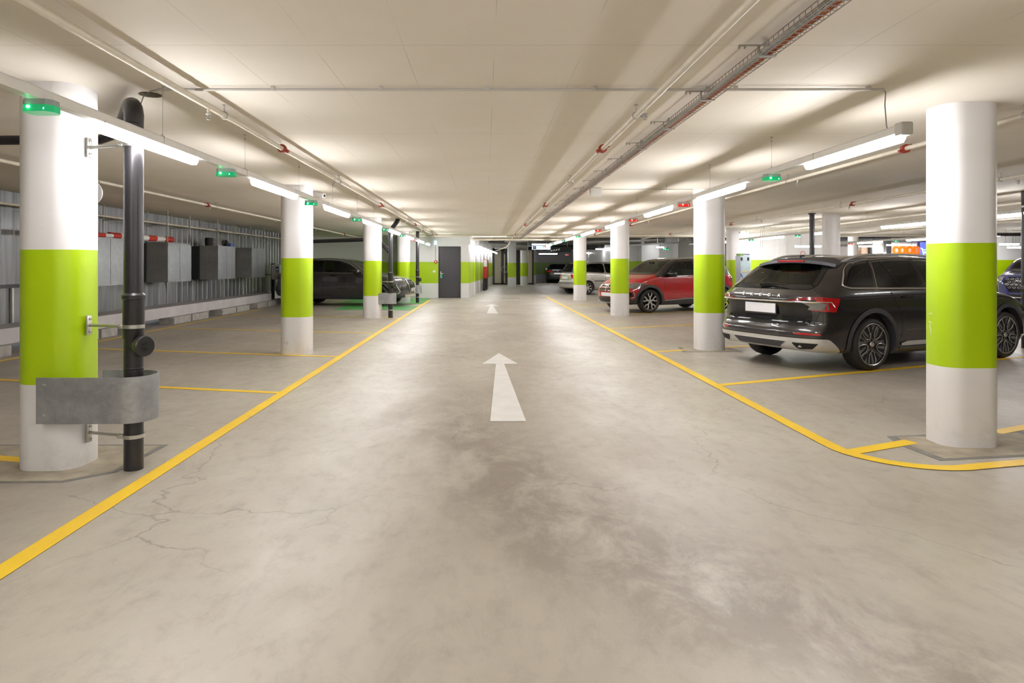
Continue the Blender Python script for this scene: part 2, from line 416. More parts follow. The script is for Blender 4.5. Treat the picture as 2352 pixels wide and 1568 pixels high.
def column(lp, rp, base=None, d0=None, depth=.38, r=.14, m='colR', label='', top=CEIL):
    d0 = d0 or F*H/(base-VY)
    hy = depth/2; hx = .2; cx = ((lp+rp)/2-VX)*(d0+hy)/F
    for _ in range(30):
        pr = [(VX+F*(cx+x)/(d0+hy+y)) for x, y in rrect(hx, hy, r)]
        e0, e1 = lp-min(pr), rp-max(pr)
        cx += (e0+e1)/2*d0/F; hx += (e1-e0)/2*d0/F
    o = MB().prism(rrect(hx, hy, r), 0, top).build('support_column', M[m], None, True, (cx, d0+hy, 0))
    colgeo[o.name] = (hx, hy, r, cx, d0+hy)
    tag(o, label, 'column', 'painted support columns')
    return o
c1 = column(45, 225, 1083, m='colL', label='white column with lime green band, in front at the left edge, behind the curved grey guard')
c2 = column(645, 719, 815, m='colL', label='white and lime green column standing before the middle of the dark grey car, no pipe beside it')
column(834, 877, 731, m='colL', label='white and lime green column beside a black pipe with grey guard, in front of the dark car bonnet')
column(912, 942, 695, m='colL', label='white and lime green column behind the nose of the dark grey car, last of the left row')
c3 = column(2127, 2290, 1030, m='colR', depth=.34, r=.13, label='large white and lime green column at right hiding the middle of the black estate car')
column(1593, 1665, 805, m='colR', label='white and lime green column between the red car and the back of the black estate')
column(1402, 1445, 725, m='colR', label='white and lime green column in front of the red car bonnet')
column(1317, 1347, 690, m='colR', label='white and lime green column in front of the silver car')
column(1166, 1186, 659, m='wallband', label='square white and green pillar straight ahead before the dark doors, nearer of two', r=.04, top=3.3)
column(1195, 1213, 655.5, m='wallband', label='rounded white and green pillar straight ahead, right of the square pillar', r=.2, depth=.6, top=3.3)
column(1668, 1697, d0=21.2, m='colR', label='white and lime green column behind the red car tail, left of the flowered machine')
column(1888, 1930, d0=15.4, m='colR', label='plain white column rising behind the roof of the black estate car')
column(1947, 1972, d0=27, m='colR', label='far white column above the roof of the black estate, before the shop front')
sw = mat('pale_scratch', (.75, .75, .68), .7); sk = mat('dark_scuff', (.10, .09, .09), .8)
for P in ([(2133, 722), (2137, 719), (2141, 721)], [(2134, 738), (2139, 741), (2136, 748), (2139, 760), (2137, 768)]): scuff(c3, P, sw, .003)
for P in ([(650, 752), (690, 752)], [(650, 788), (655, 786), (659, 789)], [(657, 784), (662, 787), (658, 791)]): scuff(c2, P, sk, .002)
# patches in the floor round the nearest columns
def flat(name, pts, z, m, parent=None):
    mb = MB(); mb.prism(pts, z-.0015, z); return mb.build(name, m, parent)
def poly_grow(pts, s):
    cx = sum(p[0] for p in pts)/len(pts); cy = sum(p[1] for p in pts)/len(pts)
    return [(cx+(p[0]-cx)*s, cy+(p[1]-cy)*s) for p in pts]
pr = [(3.16, 5.14), (3.10, 4.9), (3.13, 4.50), (3.8, 4.60), (4.35, 4.70), (4.35, 5.3)]
o = flat('floor_patch', pr, .0025, M['patchedge']); tag(o, 'grey edged tan repair patch in the floor round the large right column', 'floor patch')
flat('tan_fill', poly_grow(pr, .88), .0035, M['patch'], o)
pl = [(-3.75, 4.02), (-2.62, 4.05), (-2.40, 4.25), (-2.38, 4.9), (-3.75, 4.9)]
o = flat('floor_patch', pl, .0025, M['patchedge']); tag(o, 'tan repair patch with grey rim in the floor under the front left column', 'floor patch')
flat('tan_fill', poly_grow(pl, .93), .0035, M['patch'], o)
for (px, py, lab) in ((1629, 806, 'tan repair patch in the floor round the column behind the estate car'),):
    X, Y = fl(px, py); pp = [(X-.45, Y-.12), (X+.5, Y-.08), (X+.45, Y+.55), (X-.35, Y+.5)]
    o = flat('floor_patch', pp, .0025, M['patchedge']); tag(o, lab, 'floor patch'); flat('tan_fill', poly_grow(pp, .86), .0035, M['patch'], o)

# ------------------------------------------------------------------ painted lines and arrows
def line(p, q, w, m, label, name='painted_line', z=.004, cat='floor marking'):
    p, q = Vector(p), Vector(q); t = (q-p).normalized(); n = Vector((-t.y, t.x))*w/2
    o = flat(name, [tuple(p-n), tuple(q-n), tuple(q+n), tuple(p+n)], z, m); tag(o, label, cat); return o
def arc_line(pts, w, m, label, z=.005):
    mb = MB(); P = [Vector(p) for p in pts]; L_, R_ = [], []
    for i, p in enumerate(P):
        t = (P[min(i+1, len(P)-1)]-P[max(i-1, 0)]).normalized(); n = Vector((-t.y, t.x))*w/2
        L_.append(p+n); R_.append(p-n)
    k = len(P)
    mb._add([(*q, z) for q in L_]+[(*q, z) for q in R_], [(i, i+1, k+i+1, k+i) for i in range(k-1)])
    o = mb.build('painted_line', m); tag(o, label, 'floor marking'); return o
line((-2.13, .6), (-2.13, 24.9), .105, M['yellow'], 'long yellow line along the left side of the driving lane')
curve = [(2.57, 27.4), (2.575, 12), (2.58, 8), (2.575, 4.95)]
for k in range(1, 11):
    a = k/10*math.radians(97); curve.append((2.575+.52*(1-math.cos(a)), 4.85-.52*math.sin(a)))
lx, ly = curve[-1]
for q in (.4, .9, 1.8): curve.append((lx+q, ly+q*.24))
arc_line(curve, .11, M['yellow'], 'long yellow line along the right side of the lane, curving right round the large column')
ang = math.radians(23)
for y0, x1, lab in ((7.31, 9.0, 'yellow bay line running under the rear wheel of the black estate car'),
                (10.1, 8.6, 'yellow bay line at the column between estate and red car'),
                (13.8, 8.6, 'thin yellow bay line in front of the red car'),
                (17.4, 8.0, 'yellow bay line under the front of the red car'), (21.6, 7.6, 'yellow bay line between red and silver cars')):
    line((2.58, y0), (x1, y0+(x1-2.58)*math.tan(ang)), .10, M['yellow'], lab, z=.003)
line((2.58, 4.68), (3.25, 4.68+.67*.45), .11, M['yellow'], 'short yellow bay line stub left of the large right column', z=.0045)
line((4.1, 5.25), (9, 7.5), .10, M['yellow'], 'yellow bay line leaving the large right column to the right edge')
al = math.radians(12.5)
for y0, lab in ((6.88, 'yellow bay line behind the curved grey guard'), (9.58, 'yellow bay line reaching the second left column'),
                (12.9, 'yellow bay line between second left column and dark car'), (16.5, 'yellow bay line beside the third left column')):
    line((-2.14, y0), (-6.75, y0+(4.6)*math.tan(al)), .09, M['yellow'], lab, z=.003)
line((-3.0, 4.47), (-6.75, 5.3), .10, M['yellow'], 'yellow bay line at the left edge behind the front left column')
line((-6.8, 5.0), (-6.8, 20), .09, M['yellow'], 'yellow line along the foot of the ledge at the back of the left bays')
def arrow(dy, lab):
    pts = [(.04, 5.625), (.35, 5.625), (.255, 8.88), (.444, 8.88), (.206, 9.975), (-.047, 8.88), (.142, 8.88)]
    o = flat('lane_arrow', [(x, y+dy) for x, y in pts], .004, M['whitepaint']); tag(o, lab, 'floor marking', 'white lane arrows')
arrow(0, 'large white arrow painted on the lane, nearer of two, pointing ahead')
arrow(12.45, 'white arrow painted on the lane far ahead, by the dark door')
for q, lab in (([(-4.6, 19.6), (-2.2, 19.35), (-2.2, 21.4), (-4.6, 21.8)], 'green painted floor strip in front of the dark car'),
          ([(-5.2, 22.9), (-2.2, 22.6), (-2.2, 26.4), (-5.2, 26.4)], 'green painted floor beyond the nose of the dark car, near the far wall')):
    o = flat('painted_floor_area', q, .003, M['greenpaint']); tag(o, lab, 'floor marking')
for (x, y, s, lab) in ((.62, 26.2, .42, 'dark drain strip in the lane near the far doors'), (.85, 30.0, .42, 'small dark drain strip further toward the doors')):
    o = flat('floor_drain', [(x, y), (x+1.3*s*1.4, y), (x+1.3*s*1.4, y+.35), (x, y+.35)], .003, M['patchedge']); tag(o, lab, 'drain')

# ------------------------------------------------------------------ sprinkler pipes
def coupling_mesh():
    mb = MB(); mb.lathe([(.020, -.02), (.042, -.02), (.042, .02), (.020, .02)], axis='y', n=16)
    mb.box(.036, .068, -.015, .015, -.016, .016).box(-.068, -.036, -.015, .015, -.016, .016)
    mb.tube([(.05, -.02, 0), (.05, .02, 0)], .006, 6).tube([(-.05, -.02, 0), (-.05, .02, 0)], .006, 6)
    return mb
def pipe_run(x, z, y0, y1, label, side=1, ph=0.0, r=.0215, n=6, first=0, heads=1):
    t = empty('sprinkler_pipe', (x, y0, 0), 0, label, 'pipe')
    MB().tube([(0, 0, z), (0, y1-y0, z)], r, 14).build('pipe', M['pipe'], t, True)
    cm = None
    for k in range(n):
        yc = 6.3+5.9*k+ph
        if y0 < yc < y1:
            if cm is None: c = coupling_mesh().build('coupling', M['red'], t, True, (0, yc-y0, z)); cm = c
            else: c = cm.copy(); COL.objects.link(c); c.location = (0, yc-y0, z)
            c.rotation_euler = (0, math.radians(28*side), 0)
    hm = hd = None
    for k in range(7):
        yc = 4.9+3.85*k+ph
        if y0 < yc < y1:
            if hm is None:
                mb = MB(); mb.tube([(.0, 0, .028), (0, 0, CEIL-z)], .004, 6); mb.lathe([(.0, CEIL-z-.004), (.014, CEIL-z-.004), (.014, CEIL-z), (0, CEIL-z)], n=10)
                mb.tube([(.0275*math.cos(a*PI/10), 0, .0275*math.sin(a*PI/10)) for a in range(20)], .004, 6, closed=True)
                mb.box(-.05*side, -.028*side, -.006, .006, -.012, .012)
                hm = mb.build('hanger', M['steel'], t, True, (0, yc-y0, z))
            else: c = hm.copy(); COL.objects.link(c); c.location = (0, yc-y0, z)
            if heads:
                yh = yc-.28
                if hd is None:
                    mb = MB(); mb.tube([(0, 0, -.02), (0, 0, -.05)], .011, 8, 0); mb.lathe([(0, -.05), (.02, -.05), (.02, -.056), (.008, -.06), (.008, -.075)], n=10, mi=1)
                    mb.tube([(.012, 0, -.06), (.014, 0, -.08), (0, 0, -.092)], .002, 5, 1).tube([(-.012, 0, -.06), (-.014, 0, -.08), (0, 0, -.092)], .002, 5, 1)
                    mb.lathe([(0, -.092), (.014, -.093), (.014, -.095), (0, -.095)], n=10, mi=1)
                    hd = mb.build('sprinkler_head', [M['pipe'], M['steel']], t, True, (0, yh-y0, z))
                else: c = hd.copy(); COL.objects.link(c); c.location = (0, yh-y0, z)
    return t
ZP = H+1.12
pipe_run(-1.96, ZP, -7.5, 26.2, 'cream sprinkler pipe under the ceiling over the left side of the lane', 1)
t = pipe_run(1.13, ZP, -7.5, 30, 'cream sprinkler pipe over the right side of the lane, left of the cable tray', -1)
MB().tube([(0, 37.5, ZP), (.02, 38.4, ZP-.12), (-.1, 39.5, ZP-.25), (-.6, 40.4, ZP-.42)], .028, 10).build('pipe_end', M['pipe'], t, True)
pipe_run(4.05, ZP, -7.5, 28, 'cream sprinkler pipe just behind the right row of strip lights', -1)
pipe_run(6.75, ZP, -7.5, 28, 'cream sprinkler pipe passing over the black estate car', -1, -.2)
pipe_run(9.7, ZP, 3, 28, 'cream sprinkler pipe beyond the plain white column', -1, .4)
pipe_run(13.6, ZP, 5, 28, 'farthest right cream sprinkler pipe over the shop end', -1, 1.2)
pipe_run(-5.2, ZP, -7.5, 27.8, 'cream sprinkler pipe over the left bays', 1)
pipe_run(-7.45, H+.95, -7.5, 27.9, 'cream pipe along the top of the sheet metal wall', 1, heads=0)

# ------------------------------------------------------------------ cable tray with orange cables
t = empty('cable_tray', (1.50, -7.5, 0), 0, 'wire mesh cable tray carrying orange cables, hung under the ceiling', 'cable tray')
TZ = H+1.115; Lt = 36.0; w = .042; hh = .045
mb = MB()
for (x, z) in ((-w, hh), (-w, hh*.45), (-w, 0), (-w*.4, 0), (w*.4, 0), (w, 0), (w, hh*.45), (w, hh)): mb.tube([(x, 0, TZ+z), (x, Lt, TZ+z)], .0026, 5)
yy = 8.0
while yy < Lt:
    st = .055 if yy < 17 else .09
    mb.tube([(-w, yy, TZ+hh), (-w, yy, TZ), (w, yy, TZ), (w, yy, TZ+hh)], .0024, 4, cap=False); yy += st
mb.build('mesh_tray', M['steel'], t)
rnd = random.Random(3); mb = MB()
for k in range(9):
    x = -.032+.008*k+rnd.uniform(-.003, .003); z = TZ+.010+rnd.uniform(0, .012)
    mb.tube([(x+.004*math.sin(j*1.7+k), j*1.0, z+.003*math.sin(j*2.1+k)) for j in range(int(Lt)+1)], .0042, 6, 0 if k > 3 else 1)
mb.build('cables', [M['orange'], M['steel']], t, True)
br = None
for k in range(38):
    yb = .75+k*.93
    if yb > Lt: break
    if br is None:
        mb = MB(); mb.box(-.15, w, -.010, .010, TZ+.052, TZ+.056); mb.box(-.15, -.145, -.010, .010, TZ+.036, TZ+.055); mb.box(-.12, -.115, -.010, .010, TZ+.036, TZ+.055)
        mb.box(-.01, .01, -.008, .008, TZ+.055, CEIL); mb.box(-w-.005, -w+.001, -.010, .010, TZ-.006, TZ+.055).box(-w, w+.005, -.012, .012, TZ-.008, TZ-.003)
        br = mb.build('bracket', M['steel'], t, False, (0, yb, 0))
    else: c = br.copy(); COL.objects.link(c); c.location = (0, yb, 0)

# ------------------------------------------------------------------ conduits across the ceiling
t = empty('cable_conduit', (-2.2, 4.39, 0), 0, 'pale conduit clipped straight across the ceiling with a cable dropping at each end', 'conduit')
zc = CEIL-.022
MB().tube([(0, 0, zc), (4.88, 0, zc)], .0095, 10).build('tube', M['conduit'], t, True)
cl = None
for px in (378, 627, 875, 1120, 1365, 1640, 1690, 1995):
    x = (px-VX)*4.39/F+2.2
    if cl is None: cl = MB().bbox(-.012, .012, -.014, .014, zc-.008, CEIL, .003).build('clip', M['conduit'], t, False, (x, 0, 0))
    else: c = cl.copy(); COL.objects.link(c); c.location = (x, 0, 0)
MB().tube([(0, 0, zc), (-.05, 0, zc-.01), (-.10, 0, zc-.05), (-.125, -.0, zc-.12), (-.15, 0, H+.955)], .0035, 6).build('cable_drop', M['cable'], t, True)
MB().tube([(4.88, 0, zc), (4.89, 0, zc-.02), (4.885, 0, zc-.1), (4.895, 0, H+.94), (4.90, 0, H+.915)], .004, 6).build('cable_drop', M['cable'], t, True)
t = empty('cable_conduit', (1.78, 10.2, 0), 0, 'thin conduit from the ceiling junction box to the column behind it', 'conduit')
MB().tube([(0, 0, zc), (1.46, 0, zc), (1.47, 0, zc-.25)], .008, 8).build('tube', M['conduit'], t, True)
o = MB().bbox(-.09, .09, -.06, .06, -.13, 0, .008).build('junction_box', M['white_plastic'], None, False, (1.72, 10.2, CEIL-.002)); tag(o, 'off-white junction box on the ceiling beside the cable tray', 'junction box')
o = MB().lathe([(0, 0), (.075, 0), (.07, .004), (0, .004)], n=14).build('ceiling_hole', mat('exposed_rough_concrete', (.10, .075, .05), .95, noise=.6, nscale=40, bump=.6), None, False, (-2.36, 4.60, CEIL-.005)); tag(o, 'rough brown hole broken in the ceiling at the left end of the conduit', 'hole')

# ------------------------------------------------------------------ strip lights, trunking, signal lamps
def strip_light(x, y0, y1, z, label, group, along='y', w=.034, h=.055, m='lens', two=False):
    ln = y1-y0
    t = empty('strip_light', (x, y0, z) if along == 'y' else (y0, x, z), 0 if along == 'y' else -PI/2, label, 'strip light', group)
    sx = 1 if along == 'y' else 1
    prof = [(-w, 0), (-w*.95, -h*.55), (-w*.55, -h), (w*.55, -h), (w*.95, -h*.55), (w, 0)]
    MB().prism(prof, .01, ln-.01, axis='y').build('diffuser', M[m], t)
    mb = MB(); mb.box(-w-.003, w+.003, 0, ln, 0, .012)
    mb.build('housing', M['trunk'], t)
    return t
def trunking(x, y0, y1, z0, z1, wires, label, w=.03):
    t = empty('light_trunking', (x, y0, 0), 0, label, 'trunking')
    mb = MB(); mb.prism([(-w, z0), (-w, z1-.008), (-w+.006, z1), (w-.006, z1), (w, z1-.008), (w, z0)], 0, y1-y0, axis='y'); mb.build('rail', M['trunk'], t)
    mb = MB(); yj = 1.1
    while yj < y1-y0: mb.box(-w-.0015, w+.0015, yj, yj+.004, z0-.001, z1+.001); yj += 1.55
    mb.build('joint_band', M['cable'], t)
    wm = None
    for yw in wires:
        if wm is None:
            mb = MB(); mb.tube([(0, 0, z1), (0, 0, CEIL)], .0016, 5); mb.lathe([(0, CEIL-.045), (.007, CEIL-.045), (.007, CEIL-.03), (0, CEIL-.03)], n=8); mb.lathe([(0, CEIL-.006), (.012, CEIL-.006), (.012, CEIL), (0, CEIL)], n=8)
            mb.tube([(0, -.04, z1), (0, 0, z1+.025), (0, .04, z1)], .0016, 5)
            wm = mb.build('suspension_wire', M['steel'], t, False, (0, yw-y0, 0))
        else: c = wm.copy(); COL.objects.link(c); c.location = (0, yw-y0, 0)
    return t
sens = {}
def signal(x, y, z, col, label, rz=0.0):
    t = empty('bay_signal_lamp', (x, y, z), rz, label, 'signal lamp', f'{col} bay signal lamps')
    if col not in sens:
        oc = [(.075, -.025), (.05, -.05), (-.05, -.05), (-.075, -.025), (-.075, .025), (-.05, .05), (.05, .05), (.075, .025)]
        a = MB().prism(oc, -.028, 0).build('housing', M['sensor'], t)
        b = MB().prism([(p[0]*1.04, p[1]*1.04) for p in oc], -.062, -.028).build('lens', M['led_g' if col == 'green' else 'led_r'], t)
        sens[col] = [a, b]
        for q in ((-.030, -.0535, -.040), (.045, -.045, -.048)):
            sens[col].append(MB().lathe([(0, -.008), (.008, -.004), (.008, .004), (0, .008)], c=q, n=8).build('led', M['dot_g' if col == 'green' else 'dot_r'], t))
    else:
        for q in sens[col]: c = q.copy(); COL.objects.link(c); c.parent = t
    return t
# left row
XL, ZL0, ZL1 = -2.22, H+.819, H+.874
trunking(XL, -7.5, 26.0, ZL0, ZL1, [-3, -.9, 1.3, 2.9, 4.49, 6.03, 7.78, 9.5, 11.3, 13, 15.3, 17.6, 19.9, 22.2, 24.5], 'long white trunking rail hung on wires, carrying the left row of strip lights')
Ls = [(a*.925, b*.925) for a, b in [(4.06, 5.39), (6.76, 8.24), (9.82, 11.4), (12.94, 14.9), (16.3, 18.2), (19.6, 21.6), (23, 25.2), (26.4, 27.9)]]
for i, (a, b) in enumerate(Ls):
    strip_light(XL, a, b, ZL0-.002, f'lit white strip light, {ORD[i]} in the left row above the yellow line', 'left row of strip lights')
for a in (-6.6, -4.2, -1.8, .6): strip_light(XL, a, a+1.5, ZL0-.002, 'unseen strip light added behind the camera on the left to brighten the foreground', 'left row behind')  # unseen strips added along the left rail to light the foreground
for i, (yy, c) in enumerate([(3.53, 'green'), (6.05, 'green'), (9.0, 'green'), (12.2, 'green'), (15.7, 'green'), (19.0, 'green'), (22.2, 'red'), (25.8, 'green')]):
    signal(XL, yy*.925, ZL0, c, f'small glowing {c} bay signal lamp under the left trunking, {ORD[i]} of its row')
# right row
XR, ZR0, ZR1 = 2.69, H+.85, H+.905
trunking(XR, 4.2, 31.0, ZR0, ZR1, [6.14, 7.83, 9.7, 11.6, 13.5, 15.4, 17.6, 20, 22.5, 25, 27.5], 'long white trunking rail hung on wires, carrying the right row of strip lights')
Rs = [(4.22, 5.45), (6.82, 8.2), (9.48, 10.95), (12.8, 14.5), (16.3, 18.2), (19.8, 21.7), (23.2, 25.3), (26.7, 28.6)]
for i, (a, b) in enumerate(Rs):
    strip_light(XR, a, b, ZR0-.002, f'lit white strip light, {ORD[i]} in the right row above the cars', 'right row of strip lights')
MB().bbox(XR-.04, XR+.04, 4.16, 4.24, ZR0-.02, ZR1+.01, .012).build('trunking_end_cap', M['conduit']); tag(bpy.data.objects['trunking_end_cap'], 'rounded grey end cap where the right trunking stops', 'end cap')
for i, (yy, c) in enumerate([(6.14, 'green'), (8.85, 'red'), (11.9, 'red'), (15.5, 'red'), (18.9, 'green'), (22.4, 'green'), (25.9, 'green'), (29.4, 'red')]):
    signal(XR, yy, ZR0, c, f'small glowing {c} bay signal lamp under the right trunking, {ORD[i]} of its row')
# unseen right-hand strips added behind the camera for foreground fill, then farther bays
for a in (-6.6, -4.2, -1.8, .6): strip_light(XR, a, a+1.5, ZR0-.002, 'unseen strip light added behind the camera on the right to brighten the foreground', 'right row behind')
X3 = 8.75
trunking(X3, 4.5, 28, ZR0, ZR1, [7, 10, 12.4, 15, 17.5, 20.5, 24], 'white trunking rail over the bays behind the black estate car')
for i, (a, b) in enumerate([(6.6, 8.0), (10.2, 11.5), (13.0, 14.4), (16.2, 17.5), (19.2, 20.7), (22.6, 24.1), (25.6, 27)]):
    strip_light(X3, a, b, ZR0-.002, f'lit strip light over the bays beyond the black estate, {ORD[i]} of its row', 'far right row of strip lights', m='lensfar')
for i, (yy, c) in enumerate([(9.3, 'red'), (18.3, 'green'), (21.5, 'green'), (24.7, 'red')]):
    signal(X3, yy, ZR0, c, f'small {c} bay signal lamp above the estate car roof, {ORD[i]} of its row')
X4 = 14.2
trunking(X4, 12, 28.8, ZR0, ZR1, [14, 17, 20, 23, 26], 'white trunking rail near the shop front')
for i, (a, b) in enumerate([(13.5, 15), (17.0, 18.4), (20.6, 22.0), (23.4, 24.9), (26.5, 27.9)]):
    strip_light(X4, a, b, ZR0-.002, f'lit strip light before the shop front, {ORD[i]} of its row', 'strip lights by the shop', m='lensfar')
for i, (yy, c) in enumerate([(19.4, 'green'), (22.6, 'green'), (25.4, 'red')]):
    signal(X4, yy, ZR0, c, f'small {c} bay signal lamp by the shop front, {ORD[i]} of its row')
# strips along the slanted wall
for i in range(6):
    s0 = .9+i*2.9
    q = Vector(sp(s0, .32)); 
    t = strip_light(0, 0, 1.9, 0, f'lit strip light along the white and green slanted wall, {ORD[i]} from the front', 'strip lights on the slanted wall', m='lenswall')
    t.location = (q.x, q.y, H+.80); t.rotation_euler = (0, 0, -math.atan2(sd.x, sd.y))
    sl = MB().box(-.03, .03, 0, 1.9, 0, .05).build('rail', M['trunk'], t, False, (0, 0, .012))
# strips lying across, in the far bays
for i, (px0, px1, py, dd, place) in enumerate([(1238, 1280, 583, 46, 'over the far black car'), (1347, 1372, 581, 46, 'behind the silver car'), (1368, 1404, 572, 40, 'left of the red car column'),
        (1508, 1525, 568, 31.5, 'above the red car roof'), (1701, 1735, 571, 23, 'above the flowered machine'), (1738, 1760, 570, 22.5, 'right of the flowered machine'), (1826, 1886, 566, 22, 'before the white wall behind the estate'),
        (1973, 2024, 566, 29.8, 'above the estate roof left of the shop sign'), (2036, 2104, 563, 29.8, 'right above the orange shop letters'), (2296, 2340, 561, 22, 'right of the large column, upper'), (2314, 2346, 568.5, 23, 'right of the large column, lower')]):
    x0, x1 = (px0-VX)*dd/F, (px1-VX)*dd/F; z = H-(py-VY)*dd/F
    tt = strip_light(0, 0, x1-x0, 0, f'lit strip light lying crosswise far back, {place}', 'crosswise strip lights', m='lensfar')
    tt.location = (x0, dd, z+.03); tt.rotation_euler = (0, 0, -PI/2)
    top = 3.3 if dd > SLAB else CEIL
    MB().tube([(0, .2, .012), (0, .2, top-z-.03)], .006, 5).tube([(0, x1-x0-.2, .012), (0, x1-x0-.2, top-z-.03)], .006, 5).build('suspension_rod', M['steel'], tt)
for (px, py, dd, c, place) in ((1302, 583, 46, 'red', 'right of the far black car lamp'), (1388, 582, 46, 'red', 'behind the silver car'), (1530, 569, 31.5, 'green', 'above the red car roof')):
    p = at(px, py, dd); s_ = signal(p.x, p.y, p.z, c, f'tiny {c} signal lamp far back, {place}')
    s_.scale = (1.6, 1.6, 1.6)
    MB().tube([(0, 0, 0), (0, 0, (3.3-p.z)/1.6)], .008, 5).build('suspension_rod', M['steel'], s_)

# ------------------------------------------------------------------ drain pipes, clamps and guards
def clamp(parent, z, x0, r, col='zinc'):
    "ring round the pipe and a rod back to a plate on the column at local x0"
    mb = MB(); mb.lathe([(r+.002, z-.012), (r+.007, z-.012), (r+.007, z+.012), (r+.002, z+.012), (r+.002, z-.012)], n=28)
    mb.bbox(-r-.03, -r+.004, -.035, -.005, z-.014, z+.014, .004)
    mb.tube([(-r-.02, -.02, z), (-r-.02, -.05, z)], .005, 8)
    mb.tube([(-r-.01, .0, z), (x0, .08, z)], .011, 10)
    mb.bbox(x0-.006, x0+.006, .055, .105, z-.065, z+.065, .002)
    for dz_ in (-.042, .042): mb.lathe([(0, x0+.004), (.010, x0+.004), (.010, x0+.012), (.004, x0+.013), (.004, x0+.022), (0, x0+.022)], c=(0, .08, z+dz_), axis='x', n=8)
    return mb.build('pipe_clamp', M[col], parent, True)
def guard(label, loc, hw, x0, z0, z1, yoff):
    "U-shaped galvanised strip round the pipe; x0: start on the column, hw half depth"
    t = empty('pipe_guard', loc, 0, label, 'guard')
    pts = [(x0, -hw+.0), (x0*.55, -hw-.006), (0.0-.05, -hw+.004)]
    for k in range(0, 13):
        a = -PI/2+PI*k/12; pts.append((.0+.15*math.cos(a), hw*math.sin(a)))
    pts += [(-.1, hw), (x0*.55, hw)]
    mb = MB(); n = len(pts); th = .007
    P = [Vector(p) for p in pts]; inn = []
    for i, p in enumerate(P):
        tt = (P[min(i+1, n-1)]-P[max(i-1, 0)]).normalized(); inn.append(p+Vector((-tt.y, tt.x))*th)
    ring = [tuple(p) for p in P]+[tuple(p) for p in reversed(inn)]
    mb.prism(ring, z0, z1); mb.build('steel_strip', M['guard'], t, True)
    mb = MB()
    for zz in (z0+.05, z1-.05):
        mb.lathe([(0, -hw-.012), (.009, -hw-.012), (.011, -hw-.003), (.015, -hw-.003), (.015, -hw+.001), (0, -hw+.001)], c=(x0+.05, 0, zz), axis='y', n=12)
    mb.build('bolt', M['zinc'], t, True)
    return t
def drain_pipe(px, base, label, r=.06, x0=-.36, cz=(2.14, .944, .222), top=None, glabel='', disc=True, col_x=None):
    d0 = F*H/(base-VY)+r; X = (px-VX)*d0/F
    t = empty('drain_pipe', (X, d0, 0), 0, label, 'pipe')
    zt = 2.30 if top is None else top[0][2]
    mb = MB(); mb.tube([(0, 0, 0), (0, 0, zt)], r, 24)
    mb.lathe([(r, .86), (r+.006, .87), (r+.006, 1.12), (r+.013, 1.125), (r+.013, 1.15), (r+.004, 1.16), (r, 1.165)], n=28)
    mb.lathe([(r, .66), (r+.002, .665), (r+.002, .672), (r, .675)], n=28)
    if top:
        mb.tube(top, r if len(top) < 9 else r, 20)
    mb.build('pipe', M['black_pipe'], t, True)
    for z in cz: clamp(t, z, x0, r)
    if disc:
        dv = Vector((.86, -.51, 0)).normalized(); c = Vector((0, 0, .82))
        mb = MB(); mb.tube([c, c+dv*.085], .052, 20); mb.tube([c+dv*.085, c+dv*.092, c+dv*.128, c+dv*.134], [.064, .068, .068, .062], 28)
        o = mb.build('access_branch', M['black_pipe'], t, True)
        u = Vector((-dv.y, dv.x, 0)); mb = MB(); cc = c+dv*.136
        for a in (0.0, .8, 1.6, 2.4):
            w_ = u*math.cos(a)+Vector((0, 0, 1))*math.sin(a); mb.tube([cc-w_*.03, cc+w_*.03], .0045, 6)
        mb.build('cap_grip', M['black'], o)
    return t, X, d0
tp = [(0, 0, 2.28), (0, .005, 2.34), (-.02, .03, 2.39), (-.06, .09, 2.42), (-.14, .22, 2.43), (-.45, .70, 2.43)]
t, X1, D1 = drain_pipe(307, 1083, 'black drain pipe beside the front left column, running up to the ceiling', top=tp, x0=-.345)
guard('curved galvanised steel guard bolted round the black pipe at the front left column', (X1, D1, 0), .16, (115-307)*4.2/F, .335, .63, 0)
o = MB().tube([(X1-.45, D1+.70, 2.43), (X1-.6, D1+.93, 2.42), (X1-.9, D1+1.15, 2.40), (-4.5, D1+1.2, 2.40), (-7.6, D1+1.25, 2.40)], .04, 16).build('waste_pipe', M['black_pipe'], None, True)
tag(o, 'thin black pipe under the ceiling behind the front left column, running to the left edge', 'pipe')
tp = [(0, 0, 2.1), (0, 0, 2.2), (.02, .05, 2.26), (.12, .35, 2.47), (.14, .4, 2.55)]
t, X2, D2 = drain_pipe(897, 730, 'black drain pipe with cranked top beside the third left column', top=tp, x0=-.25, cz=(.92, .2))
guard('grey steel guard round the black pipe at the third left column', (X2, D2, 0), .16, (853-897)*16.5/F, .36, .63, 0)
q0, q1, q2 = at(868, 549, 17.3), at(700, 555, 19.5), at(894, 578, 16.75)
o = MB().tube([q2, q2+(q0-q2)*.8, q0, q1], .055, 14).build('waste_pipe', M['black_pipe'], None, True)
tag(o, 'black waste pipe running level above the dark grey car and angling down to the pipe', 'pipe')
t, X3_, D3 = drain_pipe(959, 695, 'black drain pipe at the end of the left row beside the dark car nose', top=[(0, 0, 2.2), (0, 0, CEIL)], x0=-.3, cz=(.92, .2), r=.06)
guard('small grey steel guard round the farthest black pipe', (X3_, D3, 0), .14, -.18, .33, .63, 0)
o = MB().tube([(0, 0, 0), (0, 0, CEIL)], .055, 16).lathe([(.055, CEIL-.03), (.08, CEIL-.03), (.08, CEIL), (.05, CEIL)], n=16).build('drain_pipe', M['black_pipe'], None, True, ((1865-VX)*15.2/F, 15.2, 0)); tag(o, 'black drain pipe left of the plain white column behind the estate car', 'pipe')
t = empty('drain_pipe', ((2356-VX)*10.6/F, 10.6, 0), 0, 'black drain pipe with round cap at the right edge of the picture', 'pipe')
